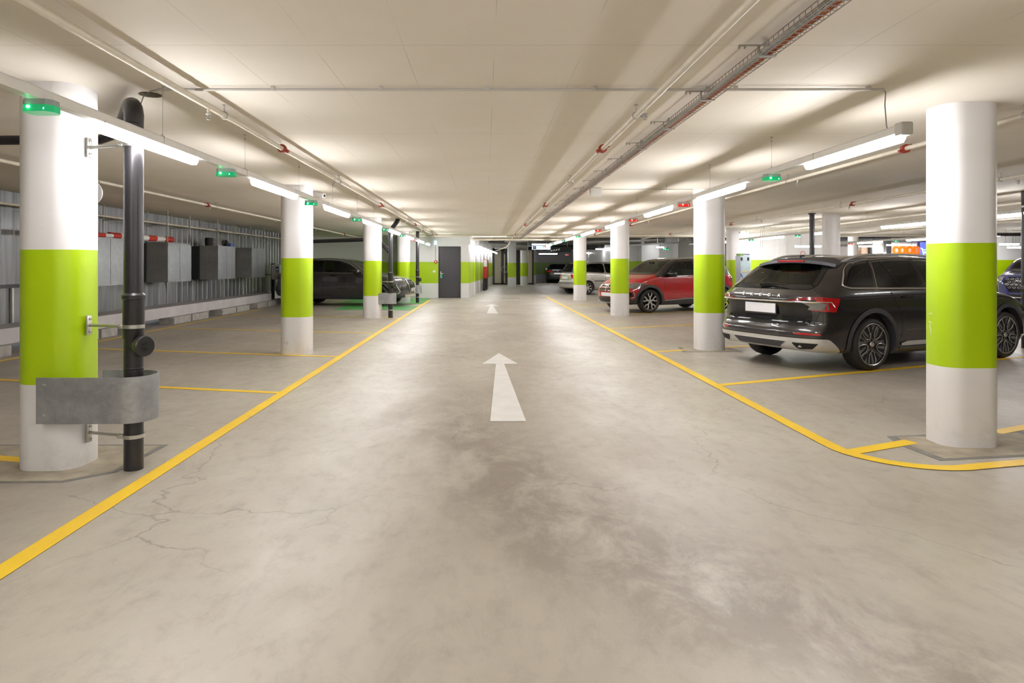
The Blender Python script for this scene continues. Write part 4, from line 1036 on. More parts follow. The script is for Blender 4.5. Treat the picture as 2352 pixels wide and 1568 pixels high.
class Car:
    def __init__(s, spec, root):
        s.sp = spec; s.root = root; s.L = spec['L']; s.W = spec['W']/2
        s.top = hermite(spec['top']); s.sh = hermite(spec['shoulder']); s.pl = hermite(spec['plan']); s.bot = hermite(spec['bottom'])
        s.rp = hermite(spec['rear']); s.fp = hermite(spec['front'])
        s.cr, s.cf = spec.get('cr', (.05, .20)), spec.get('cf', (.10, .26))
        s.res = spec.get('res', .04); s.hull(); s.cut = []
    def warp(s, x, y, z):
        a = min(1, abs(y)/s.W); L = s.L
        r = max(0, 1-x/1.0); f = max(0, 1-(L-x)/1.9); f2 = max(0, 1-(L-x)/.8); rr = max(0, 1-x/.6)
        x2 = x+(s.cr[0]*a*a+s.cr[1]*a**5)*r**1.3-(s.cf[0]*a*a)*f**.8-(s.cf[1]*a**4)*f2**1.4
        x2 += s.rp(z)*rr**1.5 - s.fp(z)*f2**1.5
        return (x2, y, z)
    def section(s, x):
        zt, zs, w, zb = s.top(x), s.sh(x), s.W*s.pl(x), s.bot(x)
        zs = min(zs, zt-.035); h = zt-zs; out = []
        zl = min(.36, zs-.15)
        for k in range(3): out.append((w*.86*k/3, zb))
        for k in range(4): out.append((w*(.86+.125*math.sin(k/4*PI/2)), zb+(zl-zb)*(1-math.cos(k/4*PI/2))))
        n1 = 12
        for k in range(n1): t = k/n1; out.append((w*(.985+.015*math.sin(t*PI)), zl+(zs-zl)*t))
        m = 2.4+4.6*min(1, h/.42); lean = s.sp.get('lean', .46)*h; n2 = 26
        for k in range(n2+1):
            t = math.sin(k/n2*PI/2)
            t = 1-(1-k/n2)**1.8 if False else t
            c = (1-t**m)**(1/m) if t < 1 else 0
            out.append(((w*.985-lean*t)*c, zs+h*t))
        return out
    def hull(s):
        L = s.L; N = int(L/s.res); rows = []
        xs = [L*i/N for i in range(N+1)]
        S = [s.section(x) for x in xs]; J = len(S[0]); s.J = J
        def ring(x, sec, sc, dx, zc):
            half = [s.warp(x+dx, q[0]*sc, zc+(q[1]-zc)*sc) for q in sec]
            return half+[(p[0], -p[1], p[2]) for p in reversed(half[1:-1])]
        rings = []
        zc0 = (S[0][0][1]+S[0][-1][1])/2; zc1 = (S[-1][0][1]+S[-1][-1][1])/2
        caps = [(.0, -.03), (.12, -.03), (.25, -.03), (.37, -.03), (.5, -.03), (.62, -.03), (.74, -.03), (.84, -.028), (.91, -.024), (.955, -.017), (.985, -.007)]
        for sc, dx in caps: rings.append(ring(0, S[0], max(sc, .001), dx, zc0))
        for x, q in zip(xs, S): rings.append(ring(x, q, 1, 0, 0))
        for sc, dx in reversed(caps): rings.append(ring(L, S[-1], max(sc, .001), -dx, zc1))
        n = len(rings[0]); V = [v for r in rings for v in r]; Fc = []
        for i in range(len(rings)-1):
            for j in range(n): Fc.append((i*n+j, i*n+(j+1) % n, (i+1)*n+(j+1) % n, (i+1)*n+j))
        s.V, s.F = V, Fc
        s.bvh = BVHTree.FromPolygons([Vector(v) for v in V], Fc)
    def proj(s, a, b, view, off=.004):
        if view == 'R': o, d = Vector((a, -3, b)), Vector((0, 1, 0))
        elif view == 'L': o, d = Vector((a, 3, b)), Vector((0, -1, 0))
        elif view == 'B': o, d = Vector((-3, a, b)), Vector((1, 0, 0))
        elif view == 'F': o, d = Vector((s.L+3, a, b)), Vector((-1, 0, 0))
        else: o, d = Vector((a, b, 4)), Vector((0, 0, -1))
        hit, nrm, idx, dist = s.bvh.ray_cast(o, d)
        if hit is None:
            t = Vector((a, {'R': -s.W, 'L': s.W}[view], b)) if view in 'RL' else (Vector((0.05 if view == 'B' else s.L-.05, a, b)) if view in 'BF' else Vector((a, b, 1)))
            hit, nrm, idx, dist = s.bvh.find_nearest(t)
        if nrm.dot(d) > 0: nrm = -nrm
        return hit+nrm*off
    def panel(s, P, view, m, name, parent=None, off=.006, rnd=.03, step=.045, cut=False, thick=True):
        P = rounded(P, rnd) if rnd else P
        P2 = []
        for p in P:
            if not P2 or (Vector(p)-Vector(P2[-1])).length > 1e-4: P2.append(p)
        bm = bmesh.new(); bm.faces.new([bm.verts.new((p[0], p[1], 0)) for p in P2])
        x0, x1 = min(p[0] for p in P2), max(p[0] for p in P2); y0, y1 = min(p[1] for p in P2), max(p[1] for p in P2)
        for ax, a0, a1 in ((0, x0, x1), (1, y0, y1)):
            k = max(1, int((a1-a0)/step))
            for i in range(1, k):
                co = [0, 0, 0]; no = [0, 0, 0]; co[ax] = a0+(a1-a0)*i/k; no[ax] = 1
                bmesh.ops.bisect_plane(bm, geom=bm.verts[:]+bm.edges[:]+bm.faces[:], plane_co=co, plane_no=no, dist=1e-6)
        for v in bm.verts: v.co = s.proj(v.co.x, v.co.y, view, off)
        if thick:
            bmesh.ops.recalc_face_normals(bm, faces=bm.faces)
        me = bpy.data.meshes.new(name); bm.to_mesh(me); bm.free(); me.materials.append(m)
        for p in me.polygons: p.use_smooth = True
        o = bpy.data.objects.new(name, me); link(o, parent or s.root)
        # orient outward
        c = Vector((s.L/2, 0, .7)); tot = sum(((p.center-c).dot(p.normal))*p.area for p in me.polygons)
        if tot < 0: me.flip_normals()
        if cut: s.cut.append((P2, view))
        return o
    def band(s, P, view, w0, w1, m, name, parent=None, off=.006, closed=True, step=.03):
        P = resample(P, step, closed); A, B = grow(P, w0), grow(P, w1); n = len(P)
        va = [s.proj(p[0], p[1], view, off) for p in A]+[s.proj(p[0], p[1], view, off) for p in B]
        fs = [(i, (i+1) % n, n+(i+1) % n, n+i) for i in range(n if closed else n-1)]
        mb = MB(); mb._add(va, fs); return mb.build(name, m, parent or s.root, True)
    def strip(s, P, view, r, m, name, parent=None, closed=False, off=.004, step=.05, n=6, rn=0):
        if rn: P = rounded(P, rn)
        P = resample(P, step, closed); Q = [s.proj(p[0], p[1], view, off) for p in P]; O = [Q[0]]
        for q in Q[1:]:
            if (q-O[-1]).length > 1e-3: O.append(q)
        return MB().tube(O, r, n, closed=closed).build(name, m, parent or s.root, True)
    def arch(s, xc, zc, R, view, wdt, m, name='wheel_arch'):
        pts_a = []; pts_b = []; n = 30
        for k in range(n+1):
            a = math.radians(-18)+math.radians(216)*k/n
            pts_a.append((xc+R*math.cos(a), max(.20, zc+R*math.sin(a)))); pts_b.append((xc+(R+wdt)*math.cos(a), max(.20, zc+(R+wdt)*math.sin(a))))
        sg = -1 if view == 'R' else 1
        va = [s.proj(*p, view, .012) for p in pts_a]+[s.proj(*p, view, .010) for p in pts_b]; k = n+1
        vin = [Vector((v.x, v.y-sg*.10, v.z)) for v in va[:k]]
        mb = MB(); mb._add(va+vin, [(i, i+1, k+i+1, k+i) for i in range(n)]+[(i, i+1, 2*k+i+1, 2*k+i) for i in range(n)])
        o = mb.build(name, m, s.root, True)
        mb = MB(); lin = [(xc+(R+.02)*math.cos(k2*PI/16-0.2*0), zc+(R+.02)*math.sin(k2*PI/16)) for k2 in range(17)]
        yb = sg*(s.W-.03); yi = sg*(s.W-.42)
        vs = [(p[0], yb, p[1]) for p in lin]+[(p[0], yi, p[1]) for p in lin]
        mb._add(vs, [(i, i+1, 18+i, 17+i) for i in range(16)]+[tuple(range(17, 34))]); mb.build('arch_liner', M['liner'], s.root)
        return o
    def body(s, m_paint, m_roof=None, belt=None, wheels=(), R=.37, clad=None):
        cut = s.cut; V, Fc = s.V, s.F; keep = []; mi = []
        nring = 2*s.J-2
        for fi, f in enumerate(Fc):
            jj = fi % nring; row = min(jj, nring-1-jj)
            c = sum((Vector(V[i]) for i in f), Vector())/4; e1 = Vector(V[f[2]])-Vector(V[f[0]]); e2 = Vector(V[f[3]])-Vector(V[f[1]]); nr = e1.cross(e2)
            if nr.length < 1e-12: pass
            else: nr.normalize()
            drop = False
            for (xc, zc) in wheels:
                if (c.x-xc)**2+(c.z-zc)**2 < R*R and abs(c.y) > s.W-.42: drop = True
            for P, view in cut:
                if view == 'R' and c.y < -.25 and abs(nr.y) > .55 and inpoly(c.x, c.z, P): drop = True
                if view == 'L' and c.y > .25 and abs(nr.y) > .55 and inpoly(c.x, c.z, P): drop = True
                if view == 'B' and c.x < s.L*.4 and abs(nr.y) < .7 and c.z > .8 and inpoly(c.y, c.z, P): drop = True
                if view == 'F' and c.x > s.L*.45 and abs(nr.y) < .7 and c.z > .8 and inpoly(c.y, c.z, P): drop = True
            if drop: continue
            k = 0
            if clad is not None and c.z < clad(c.x): k = 2
            elif m_roof is not None and row >= 19 and belt[0] < V[f[0]][0] and c.x < belt[1] and c.z > 1.0: k = 1
            keep.append(f); mi.append(k)
        mb = MB(); mb._add(V, keep); mb.m = mi
        used = [m_paint, m_roof or m_paint, M['clad']]
        o = mb.build('body', used, s.root, True)
        try: o.data.set_sharp_from_angle(angle=math.radians(60))
        except Exception: pass
        return o
    def both(s, fn):
        for v in 'RL': fn(v)

def wheel_parts(R, rim, wid, style):
    "mesh data with the outer face at +y"
    ty = MB(); h = wid/2
    ty.lathe([(rim, -h*.9), (rim+.01, -h), (R-.035, -h), (R-.012, -h*.86), (R, -h*.6), (R, h*.6), (R-.012, h*.86), (R-.035, h), (rim+.012, h), (rim, h*.92), (rim-.004, h*.6)], axis='y', n=40)
    rb = MB(); rb.lathe([(0, -h*.2), (rim-.01, -h*.2), (rim-.01, h*.8), (rim+.003, h*.93), (rim-.008, h*.9)], axis='y', n=40)
    y0 = h*.80; sp = MB(); mi_s, mi_g, mi_b = 0, 1, 2
    hub = .055
    if style == 'petal':
        sp.lathe([(0, y0-.03), (rim-.015, y0-.012), (rim-.012, y0-.03)], axis='y', n=40, mi=mi_g)
        for k in range(5):
            a = 2*PI*k/5-PI/2; ca, sa = math.cos(a), math.sin(a)
            hexp = [(.30, 0), (.42, .15), (.62, .215), (.95, .235), (.95, -.235), (.62, -.215), (.42, -.15)]
            P = [((u*ca-v*sa)*rim, (u*sa+v*ca)*rim) for u, v in hexp]
            sp.prism(P, y0-.022, y0-.006, mi_b, axis='y')
            sp.tube([(p[0], y0+.002, p[1]) for p in P], .0055, 6, mi_s, closed=True)
            # inner grey rib of the petal
            P = [((u*ca-v*sa)*rim, (u*sa+v*ca)*rim) for u, v in ((.4, -.02), (.9, -.17), (.9, -.02), (.45, .06))]
            sp.prism(P, y0-.012, y0-.003, mi_g, axis='y')
            a2 = a+PI/5; c2, s2 = math.cos(a2), math.sin(a2)
            P = [((u*c2-v*s2)*rim, (u*s2+v*c2)*rim) for u, v in ((.55, .03), (.9, .10), (.9, -.10), (.55, -.03))]
            sp.prism(P, y0-.022, y0-.010, mi_b, axis='y')
            sp.lathe([(0, y0-.01), (.012, y0-.01), (.012, y0+.0), (0, y0)], c=(.2*rim*c2, 0, .2*rim*s2), axis='y', n=8, mi=mi_b)
        sp.tube([((rim-.004)*math.cos(q*PI/24), y0+.012, (rim-.004)*math.sin(q*PI/24)) for q in range(48)], .006, 6, mi_s, closed=True)
        sp.lathe([(0, y0+.012), (.03, y0+.01), (.036, y0), (.036, y0-.01)], axis='y', n=20, mi=mi_s)
    elif style == 'fork':
        for k in range(5):
            a = 2*PI*k/5+PI/2; ca, sa = math.cos(a), math.sin(a)
            for poly in ([(.05, .11), (.46, .085), (.46, -.085), (.05, -.11)], [(.38, .085), (.70, .30), (.98, .30), (.98, .17), (.72, .16), (.48, -.03)],
                         [(.38, -.085), (.48, .03), (.72, -.16), (.98, -.17), (.98, -.30), (.70, -.30)]):
                P = [((u*ca-v*sa)*rim, (u*sa+v*ca)*rim) for u, v in poly]; sp.prism(P, y0-.03, y0, mi_s, axis='y')
        sp.lathe([(0, y0-.005), (rim*.22, y0-.005), (rim*.22, y0-.03)], axis='y', n=20, mi=mi_b)
        sp.lathe([(0, y0+.004), (.03, y0+.002), (.03, y0-.02)], axis='y', n=16, mi=mi_s)
        sp.tube([((rim-.006)*math.cos(q*PI/24), y0, (rim-.006)*math.sin(q*PI/24)) for q in range(48)], .007, 6, mi_s, closed=True)
    else:
        nsp = 7 if style == 'seven' else 5
        for k in range(nsp):
            a = 2*PI*k/nsp+PI/2; ca, sa = math.cos(a), math.sin(a)
            P = [((u*ca-v*sa)*rim, (u*sa+v*ca)*rim) for u, v in ((.05, .09), (.55, .10), (.98, .17), (.98, -.17), (.55, -.10), (.05, -.09))]; sp.prism(P, y0-.03, y0, mi_s, axis='y')
        sp.lathe([(0, y0+.004), (.06, y0+.002), (.06, y0-.02)], axis='y', n=16, mi=mi_s)
        sp.tube([((rim-.006)*math.cos(q*PI/16), y0, (rim-.006)*math.sin(q*PI/16)) for q in range(32)], .008, 6, mi_s, closed=True)
    return ty, rb, sp
def add_wheels(car, R, rim, wid, style, xs, m_face=None):
    mats = [m_face or M['rimsilver'], M['rimgrey'], M['liner']]; first = None
    for x in xs:
        for sg in (-1, 1):
            if first is None:
                ty, rb, sp = wheel_parts(R, rim, wid, style)
                a = ty.build('wheel', M['tyre'], car.root, True); b = rb.build('rim_barrel', M['liner'], a, True); c = sp.build('spokes', mats, a); first = (a, b, c)
            else:
                a = first[0].copy(); COL.objects.link(a); a.parent = car.root
                for q in first[1:]: e = q.copy(); COL.objects.link(e); e.parent = a
            a.location = (x, sg*(car.W-wid/2-.018), R); a.rotation_euler = (0, 0, 0 if sg > 0 else PI)
def interior(car, x0, x1, belt, seats):
    W = car.W
    MB().bbox(x0, x1, -W+.14, W-.14, .25, belt-.22, .05).build('cabin_tub', M['interior'], car.root)
    MB().bbox(x1-.35, x1+.1, -W+.2, W-.2, belt-.25, belt-.03, .05).build('dashboard', M['interior'], car.root)
    for (x, rows) in seats:
        for y in ((-.36, .36) if rows == 2 else (-.42, 0, .42)):
            mb = MB(); mb.prism([(x, belt-.45), (x+.16, belt-.45), (x-.02, belt+.16), (x-.16, belt+.16)], y-.24, y+.24, axis='y')
            mb.prism([(x-.14, belt+.17), (x-.02, belt+.17), (x-.05, belt+.36), (x-.15, belt+.36)], y-.13, y+.13, axis='y')
            mb.tube([(x-.08, y-.06, belt+.15), (x-.08, y-.06, belt+.2)], .008, 6)
            mb.build('seat', M['interior'], car.root)
    yw = .36 if seats else 0
    mb = MB(); c = Vector((x1-.38, yw, belt-.02))
    mb.tube([c+Vector((.05*math.sin(k*PI/10), .18*math.cos(k*PI/10), .17*math.sin(k*PI/10))) for k in range(20)], .014, 6, closed=True)
    mb.build('steering_wheel', M['interior'], car.root)
def mirror(car, x, z, m, sides=(-1, 1)):
    for sg in sides:
        y = sg*(car.W-.05)
        mb = MB(); mb.bbox(-.07, .10, -.11, .11, -.07, .075, .05, seg=3)
        o = mb.build('door_mirror', m, car.root, True, (x, y+sg*.17, z+.02)); o.rotation_euler = (0, 0, sg*.12)
        MB().tube([(0, -sg*.10, -.05), (.02, -sg*.20, -.07)], .022, 8).build('mirror_arm', M['gloss'], o, True)
        MB().box(-.075, -.071, -.09, .09, -.055, .06).build('mirror_glass', M['chrome'], o)
def handle(car, x, z, view, m):
    p = car.proj(x, z, view, .018); sg = -1 if view == 'R' else 1
    mb = MB(); mb.tube([car.proj(x-.10, z, view, .004), car.proj(x-.08, z+.004, view, .026), car.proj(x+.08, z+.006, view, .026), car.proj(x+.10, z+.004, view, .004)], .012, 8)
    mb.build('door_handle', m, car.root, True)

def car_root(name, x, y, ang, label): return empty(name, (x, y, 0), ang, label, 'car')
ring = lambda P, r=.03: rounded(P, r)

# ============ black estate car ============
u = Vector((math.cos(math.radians(23.5)), math.sin(math.radians(23.5)))); v = Vector((-u.y, u.x))
WH = .93; RA = .99
c0 = Vector((4.95, 8.30))-u*RA+v*WH
t = car_root('estate_car', c0.x, c0.y, math.radians(23.5), 'large black estate car with silver roof rails seen from behind, parked between two columns')
spec = dict(L=4.76, W=1.865, res=.035,
    top=[(0, .99), (.04, 1.03), (.27, 1.135), (.74, 1.375), (.92, 1.43), (1.3, 1.475), (2.0, 1.485), (2.55, 1.465), (2.85, 1.41), (3.55, 1.03), (3.8, .985), (4.4, .87), (4.66, .74), (4.76, .64)],
    shoulder=[(0, .93), (.6, .985), (1.4, .985), (2.6, .96), (3.6, .92), (4.4, .80), (4.76, .58)],
    plan=[(0, .90), (.25, .955), (.8, .995), (1.5, 1.0), (3.2, 1.0), (4.0, .985), (4.5, .93), (4.76, .86)],
    bottom=[(0, .27), (.5, .23), (1, .19), (3.9, .18), (4.5, .2), (4.76, .25)],
    rear=[(.25, .09), (.34, .02), (.50, .0), (.56, .035), (.60, .075), (.75, .075), (.86, .045), (.90, .03), (1.0, .06), (1.2, .06)],
    front=[(.2, .06), (.5, .0), (.7, .03), (1, .1)], cr=(.06, .22), cf=(.12, .26), lean=.44)
K = Car(spec, t)
pk_ = paint('black_brown_car_paint', (.016, .013, .013))
rw = [(-.66, 1.055), (.66, 1.055), (.50, 1.385), (-.50, 1.385)]
K.panel(rw, 'B', M['glass'], 'rear_window', cut=True, rnd=.06, off=.004)
K.band(ring(rw, .06), 'B', -.035, .02, M['gloss'], 'rear_window_frame', off=.006)
ws = [(-.70, 1.04), (.70, 1.04), (.56, 1.40), (-.56, 1.40)]
K.panel(ws, 'F', M['glass'], 'windscreen', cut=True, rnd=.06, off=.004); K.band(ring(ws, .06), 'F', -.03, .02, M['gloss'], 'windscreen_frame')
w1 = [(.56, 1.10), (.64, 1.075), (1.04, 1.065), (1.14, 1.375), (.86, 1.345), (.74, 1.28)]
w2 = [(1.12, 1.065), (2.02, 1.06), (2.00, 1.41), (1.6, 1.405), (1.22, 1.385)]
w3 = [(2.10, 1.06), (3.12, 1.04), (2.70, 1.36), (2.45, 1.405), (2.10, 1.41)]
outl = [(.50, 1.085), (.60, 1.055), (1.2, 1.045), (3.25, 1.02), (2.78, 1.375), (2.45, 1.43), (1.7, 1.435), (1.1, 1.405), (.82, 1.365), (.68, 1.29)]
for vw in 'RL':
    for q, nm in ((w1, 'quarter_window'), (w2, 'rear_door_window'), (w3, 'front_door_window')):
        K.panel(q, vw, M['glassdark'] if q is not w3 else M['glass'], nm, cut=True, rnd=.03, off=.004)
        K.band(ring(q, .03), vw, -.015, .045, M['gloss'], 'window_frame', off=.003)
    K.strip(outl, vw, .0095, M['chrome'], 'chrome_window_trim', closed=True, rn=.06, off=.006)
    K.strip([(1.08, 1.055), (1.18, 1.39)], vw, .006, M['chrome'], 'pillar_trim', off=.005)
    K.strip([(1.52, 1.065), (1.36, 1.39)], vw, .006, M['gloss'], 'window_divider', off=.004)
    K.arch(RA, .335, .405, vw, .062, M['clad']); K.arch(RA+2.84, .335, .405, vw, .062, M['clad'])
    K.panel([(1.52, .30), (3.38, .30), (3.35, .355), (1.62, .36), (1.50, .33)], vw, M['satin'], 'sill_strip', rnd=.01, off=.012)
    K.strip([(1.50, .27), (3.4, .27)], vw, .010, M['clad'], 'sill_edge', off=.006)
    # tail lamp, wrapping round the corner: side piece
    K.panel([(.14, .775), (.36, .758), (.42, .93), (.14, .945)], vw, M['taillamp'], 'tail_lamp', rnd=.012, off=.008)
    K.strip([(.12, .885), (.29, .885), (.34, .82)], vw, .007, M['chrome'], 'lamp_trim', off=.012)
    K.panel([(.12, .785), (.27, .785), (.255, .868), (.12, .868)], vw, M['lampclear'], 'reversing_lamp', rnd=.008, off=.011)
    handle(K, 1.62, .93, vw, M['gloss']); handle(K, 2.62, .92, vw, M['gloss'])
    for P in ([(1.30, 1.03), (1.42, .85), (1.52, .68), (1.52, .37)], [(2.10, 1.03), (2.12, .6), (2.10, .36)], [(3.25, 1.0), (3.20, .6), (3.30, .36)]): K.strip(P, vw, .0035, M['liner'], 'door_seam', off=-.0005, rn=.08)
    K.strip([(.45, .92), (1.3, .945), (3.0, .925), (3.9, .86)], vw, .004, pk_, 'shoulder_crease', off=.001)
    K.strip([(1.58, .50), (3.2, .52)], vw, .005, pk_, 'door_crease', off=.001)
    K.strip([(.9, .605), (1.2, .60)], vw, .001, pk_, 'crease', off=.0) if False else None
# rear
K.strip([(-.80, .885), (.80, .885)], 'B', .0105, M['chrome'], 'chrome_tailgate_strip', off=.012, step=.03)
for s_ in (-1, 1):
    K.panel([(s_*.42, .89), (s_*.80, .915), (s_*.83, .945), (s_*.66, .94), (s_*.52, .915)][::s_], 'B', M['taildark'], 'inner_tail_lamp', rnd=.006, off=.008)
    K.panel([(s_*.62, .875), (s_*.82, .875), (s_*.82, .77), (s_*.78, .775)][::s_], 'B', M['lampclear'], 'inner_clear_lamp', rnd=.006, off=.008)
    K.strip([(s_*.66, 1.05), (s_*.80, .96), (s_*.795, .80), (s_*.72, .60)], 'B', .0035, M['liner'], 'tailgate_seam', off=-.001)
    K.panel([(s_*.55, .475), (s_*.82, .475), (s_*.82, .495), (s_*.55, .495)][::s_], 'B', M['taillamp'], 'reflector', rnd=.004, off=.010)
K.panel([(-.70, .865), (.70, .865), (.71, .58), (-.71, .58)], 'B', M['gloss'], 'lower_tailgate', rnd=.12, off=.003)
K.strip([(-.73, .585), (.73, .585)], 'B', .010, M['liner'], 'bumper_gap', off=.0, rn=0)
K.panel([(-.85, .43), (.85, .43), (.86, .36), (.86, .30), (.62, .255), (-.62, .255), (-.86, .30), (-.86, .36)], 'B', M['satin'], 'silver_bumper_skirt', rnd=.02, off=.016, step=.03)
K.panel([(-.44, .385), (.44, .385), (.34, .31), (-.34, .31)], 'B', M['clad'], 'bumper_insert', rnd=.02, off=.022, step=.03)
K.strip([(-.44, .385), (.44, .385)], 'B', .006, M['satin'], 'insert_edge', off=.022)
for s_ in (-1, 1):
    K.panel([(s_*.52, .375), (s_*.80, .375), (s_*.74, .315), (s_*.58, .305)][::s_], 'B', M['liner'], 'exhaust_trim', rnd=.02, off=.024)
for vw in 'RL': K.panel([(.08, .42), (.27, .415), (.46, .27), (.40, .25), (.08, .28)], vw, M['satin'], 'bumper_skirt_end', rnd=.01, off=.014)
pc = K.proj(0, .79, 'B', .0)
o = MB().bbox(-.012, .0, -.265, .265, .70, .85, .004).build('plate_holder', M['dark'], K.root, False, (pc.x-.012, 0, 0)); MB().bbox(-.020, -.012, -.255, .255, .72, .845, .003).build('number_plate', M['plate'], o)
xs_ = [.30, .15, .0, -.15, -.30]
mtx = None
for ch, yy in zip('ŠKODA', xs_):
    q = K.proj(yy, .95, 'B', .006)
    o = text_mesh(ch, .054, .002, 'tailgate_letter', M['letter'], K.root, q, (PI/2-.30, 0, -PI/2), sx=1.1, bold=.0022)
# the flat part behind rear window: spoiler
sb = MB(); prof = [(.98, 1.458), (.74, 1.447), (.585, 1.420), (.575, 1.380), (.66, 1.362), (.92, 1.42)]
st = []
for k in range(-12, 13):
    yy = k/12*.63; dz_ = -.06*abs(k/12)**2.4; dx_ = .08*abs(k/12)**3
    st.append([(x+dx_, yy, z+dz_) for x, z in prof])
n_ = len(prof)
sb._add([q for r_ in st for q in r_], [(i*n_+j, i*n_+(j+1) % n_, (i+1)*n_+(j+1) % n_, (i+1)*n_+j) for i in range(24) for j in range(n_)]+[tuple(range(n_))[::-1], tuple(24*n_+j for j in range(n_))])
spo = sb.build('roof_spoiler', M['clad'], K.root, True)
MB().bbox(.568, .59, -.22, .22, 1.388, 1.412, .003).build('high_brake_light', M['taillamp'], spo)
# roof rails
for s_ in (-1, 1):
    yy = s_*.60; pts = []
    for k in range(0, 21):
        x = .80+k/20*2.0; zz = K.proj(x, yy, 'T', 0).z; e = min(k, 20-k)/3; pts.append((x, yy, zz+.032*min(1, e)))
    mb = MB(); mb.tube(pts, .017, 8); mb.build('roof_rail', M['satin'], K.root, True)
pa = K.proj(.86, 0, 'T', 0)
MB().prism([(-.09, 0), (.10, 0), (.02, .02), (-.06, .075), (-.09, .07)], -.018, .018, axis='y').build('shark_fin_aerial', M['gloss'], K.root, False, (pa.x, 0, pa.z-.003))
# wiper
wp = [K.proj(y_, z_, 'B', .03) for y_, z_ in ((.10, 1.06), (.0, 1.075), (-.2, 1.07), (-.36, 1.055))]
MB().tube(wp, [.022, .018, .010, .006], 8).build('rear_wiper', M['gloss'], K.root, True)
mirror(K, 3.05, 1.02, pk_)
K.panel([(-.55, .62), (.55, .62), (.50, .40), (-.50, .40)], 'F', M['gloss'], 'front_grille', rnd=.03)
for s_ in (-1, 1): K.panel([(s_*.60, .74), (s_*.86, .78), (s_*.84, .66), (s_*.60, .63)][::s_], 'F', M['lampclear'], 'headlamp', rnd=.02)
add_wheels(K, .335, .268, .235, 'petal', (RA, RA+2.84))
interior(K, .25, 3.5, 1.05, ((1.55, 3), (2.45, 2)))
K.body(pk_, wheels=((RA, .335), (RA+2.84, .335)), R=.425, clad=lambda x: .255)

# ============ red crossover ============
a_ = math.radians(203.5); u = Vector((math.cos(a_), math.sin(a_))); v = Vector((-u.y, u.x))   # v: its left side, towards us
FA = 3.28
c0 = Vector((4.62, 18.25))-u*FA-v*.88
t = car_root('crossover_car', c0.x, c0.y, a_, 'bright red crossover car with black roof, facing left behind two columns')
spec = dict(L=4.12, W=1.78, res=.04,
    top=[(0, 1.04), (.06, 1.10), (.22, 1.30), (.45, 1.47), (.8, 1.53), (1.5, 1.565), (2.1, 1.54), (2.45, 1.46), (3.10, 1.09), (3.3, 1.04), (3.75, .95), (4.02, .82), (4.12, .72)],
    shoulder=[(0, .97), (.5, 1.075), (1.4, 1.05), (2.6, 1.03), (2.95, 1.02), (3.3, .95), (3.8, .86), (4.12, .66)],
    plan=[(0, .88), (.3, .96), (.8, 1.0), (3.0, 1.0), (3.6, .975), (4.12, .84)],
    bottom=[(0, .30), (.5, .25), (1, .22), (3.2, .21), (3.8, .24), (4.12, .28)],
    rear=[(.25, .08), (.5, 0), (.8, .05), (1.1, .1)], front=[(.2, .10), (.4, .02), (.55, 0), (.8, .05), (1, .1)], cr=(.06, .2), cf=(.12, .26), lean=.46)
K = Car(spec, t); rp_ = paint('cherry_red_car_paint', (.44, .004, .008)); kp = paint('black_roof_paint', (.02, .018, .018))
ws = [(-.66, 1.10), (.66, 1.10), (.52, 1.47), (-.52, 1.47)]
K.panel(ws, 'F', glass_mat('clear_windscreen', (.80, .92, .80), .02), 'windscreen', cut=True, rnd=.06); K.band(ring(ws, .06), 'F', -.02, .03, M['gloss'], 'windscreen_frame')
rw = [(-.55, 1.12), (.55, 1.12), (.46, 1.42), (-.46, 1.42)]; K.panel(rw, 'B', M['glass'], 'rear_window', cut=True, rnd=.06); K.band(ring(rw, .06), 'B', -.02, .03, M['gloss'], 'rear_window_frame')
w1 = [(.62, 1.16), (1.55, 1.08), (1.55, 1.45), (1.1, 1.45), (.8, 1.37)]; w2 = [(1.67, 1.07), (2.78, 1.05), (2.40, 1.32), (2.10, 1.44), (1.67, 1.46)]
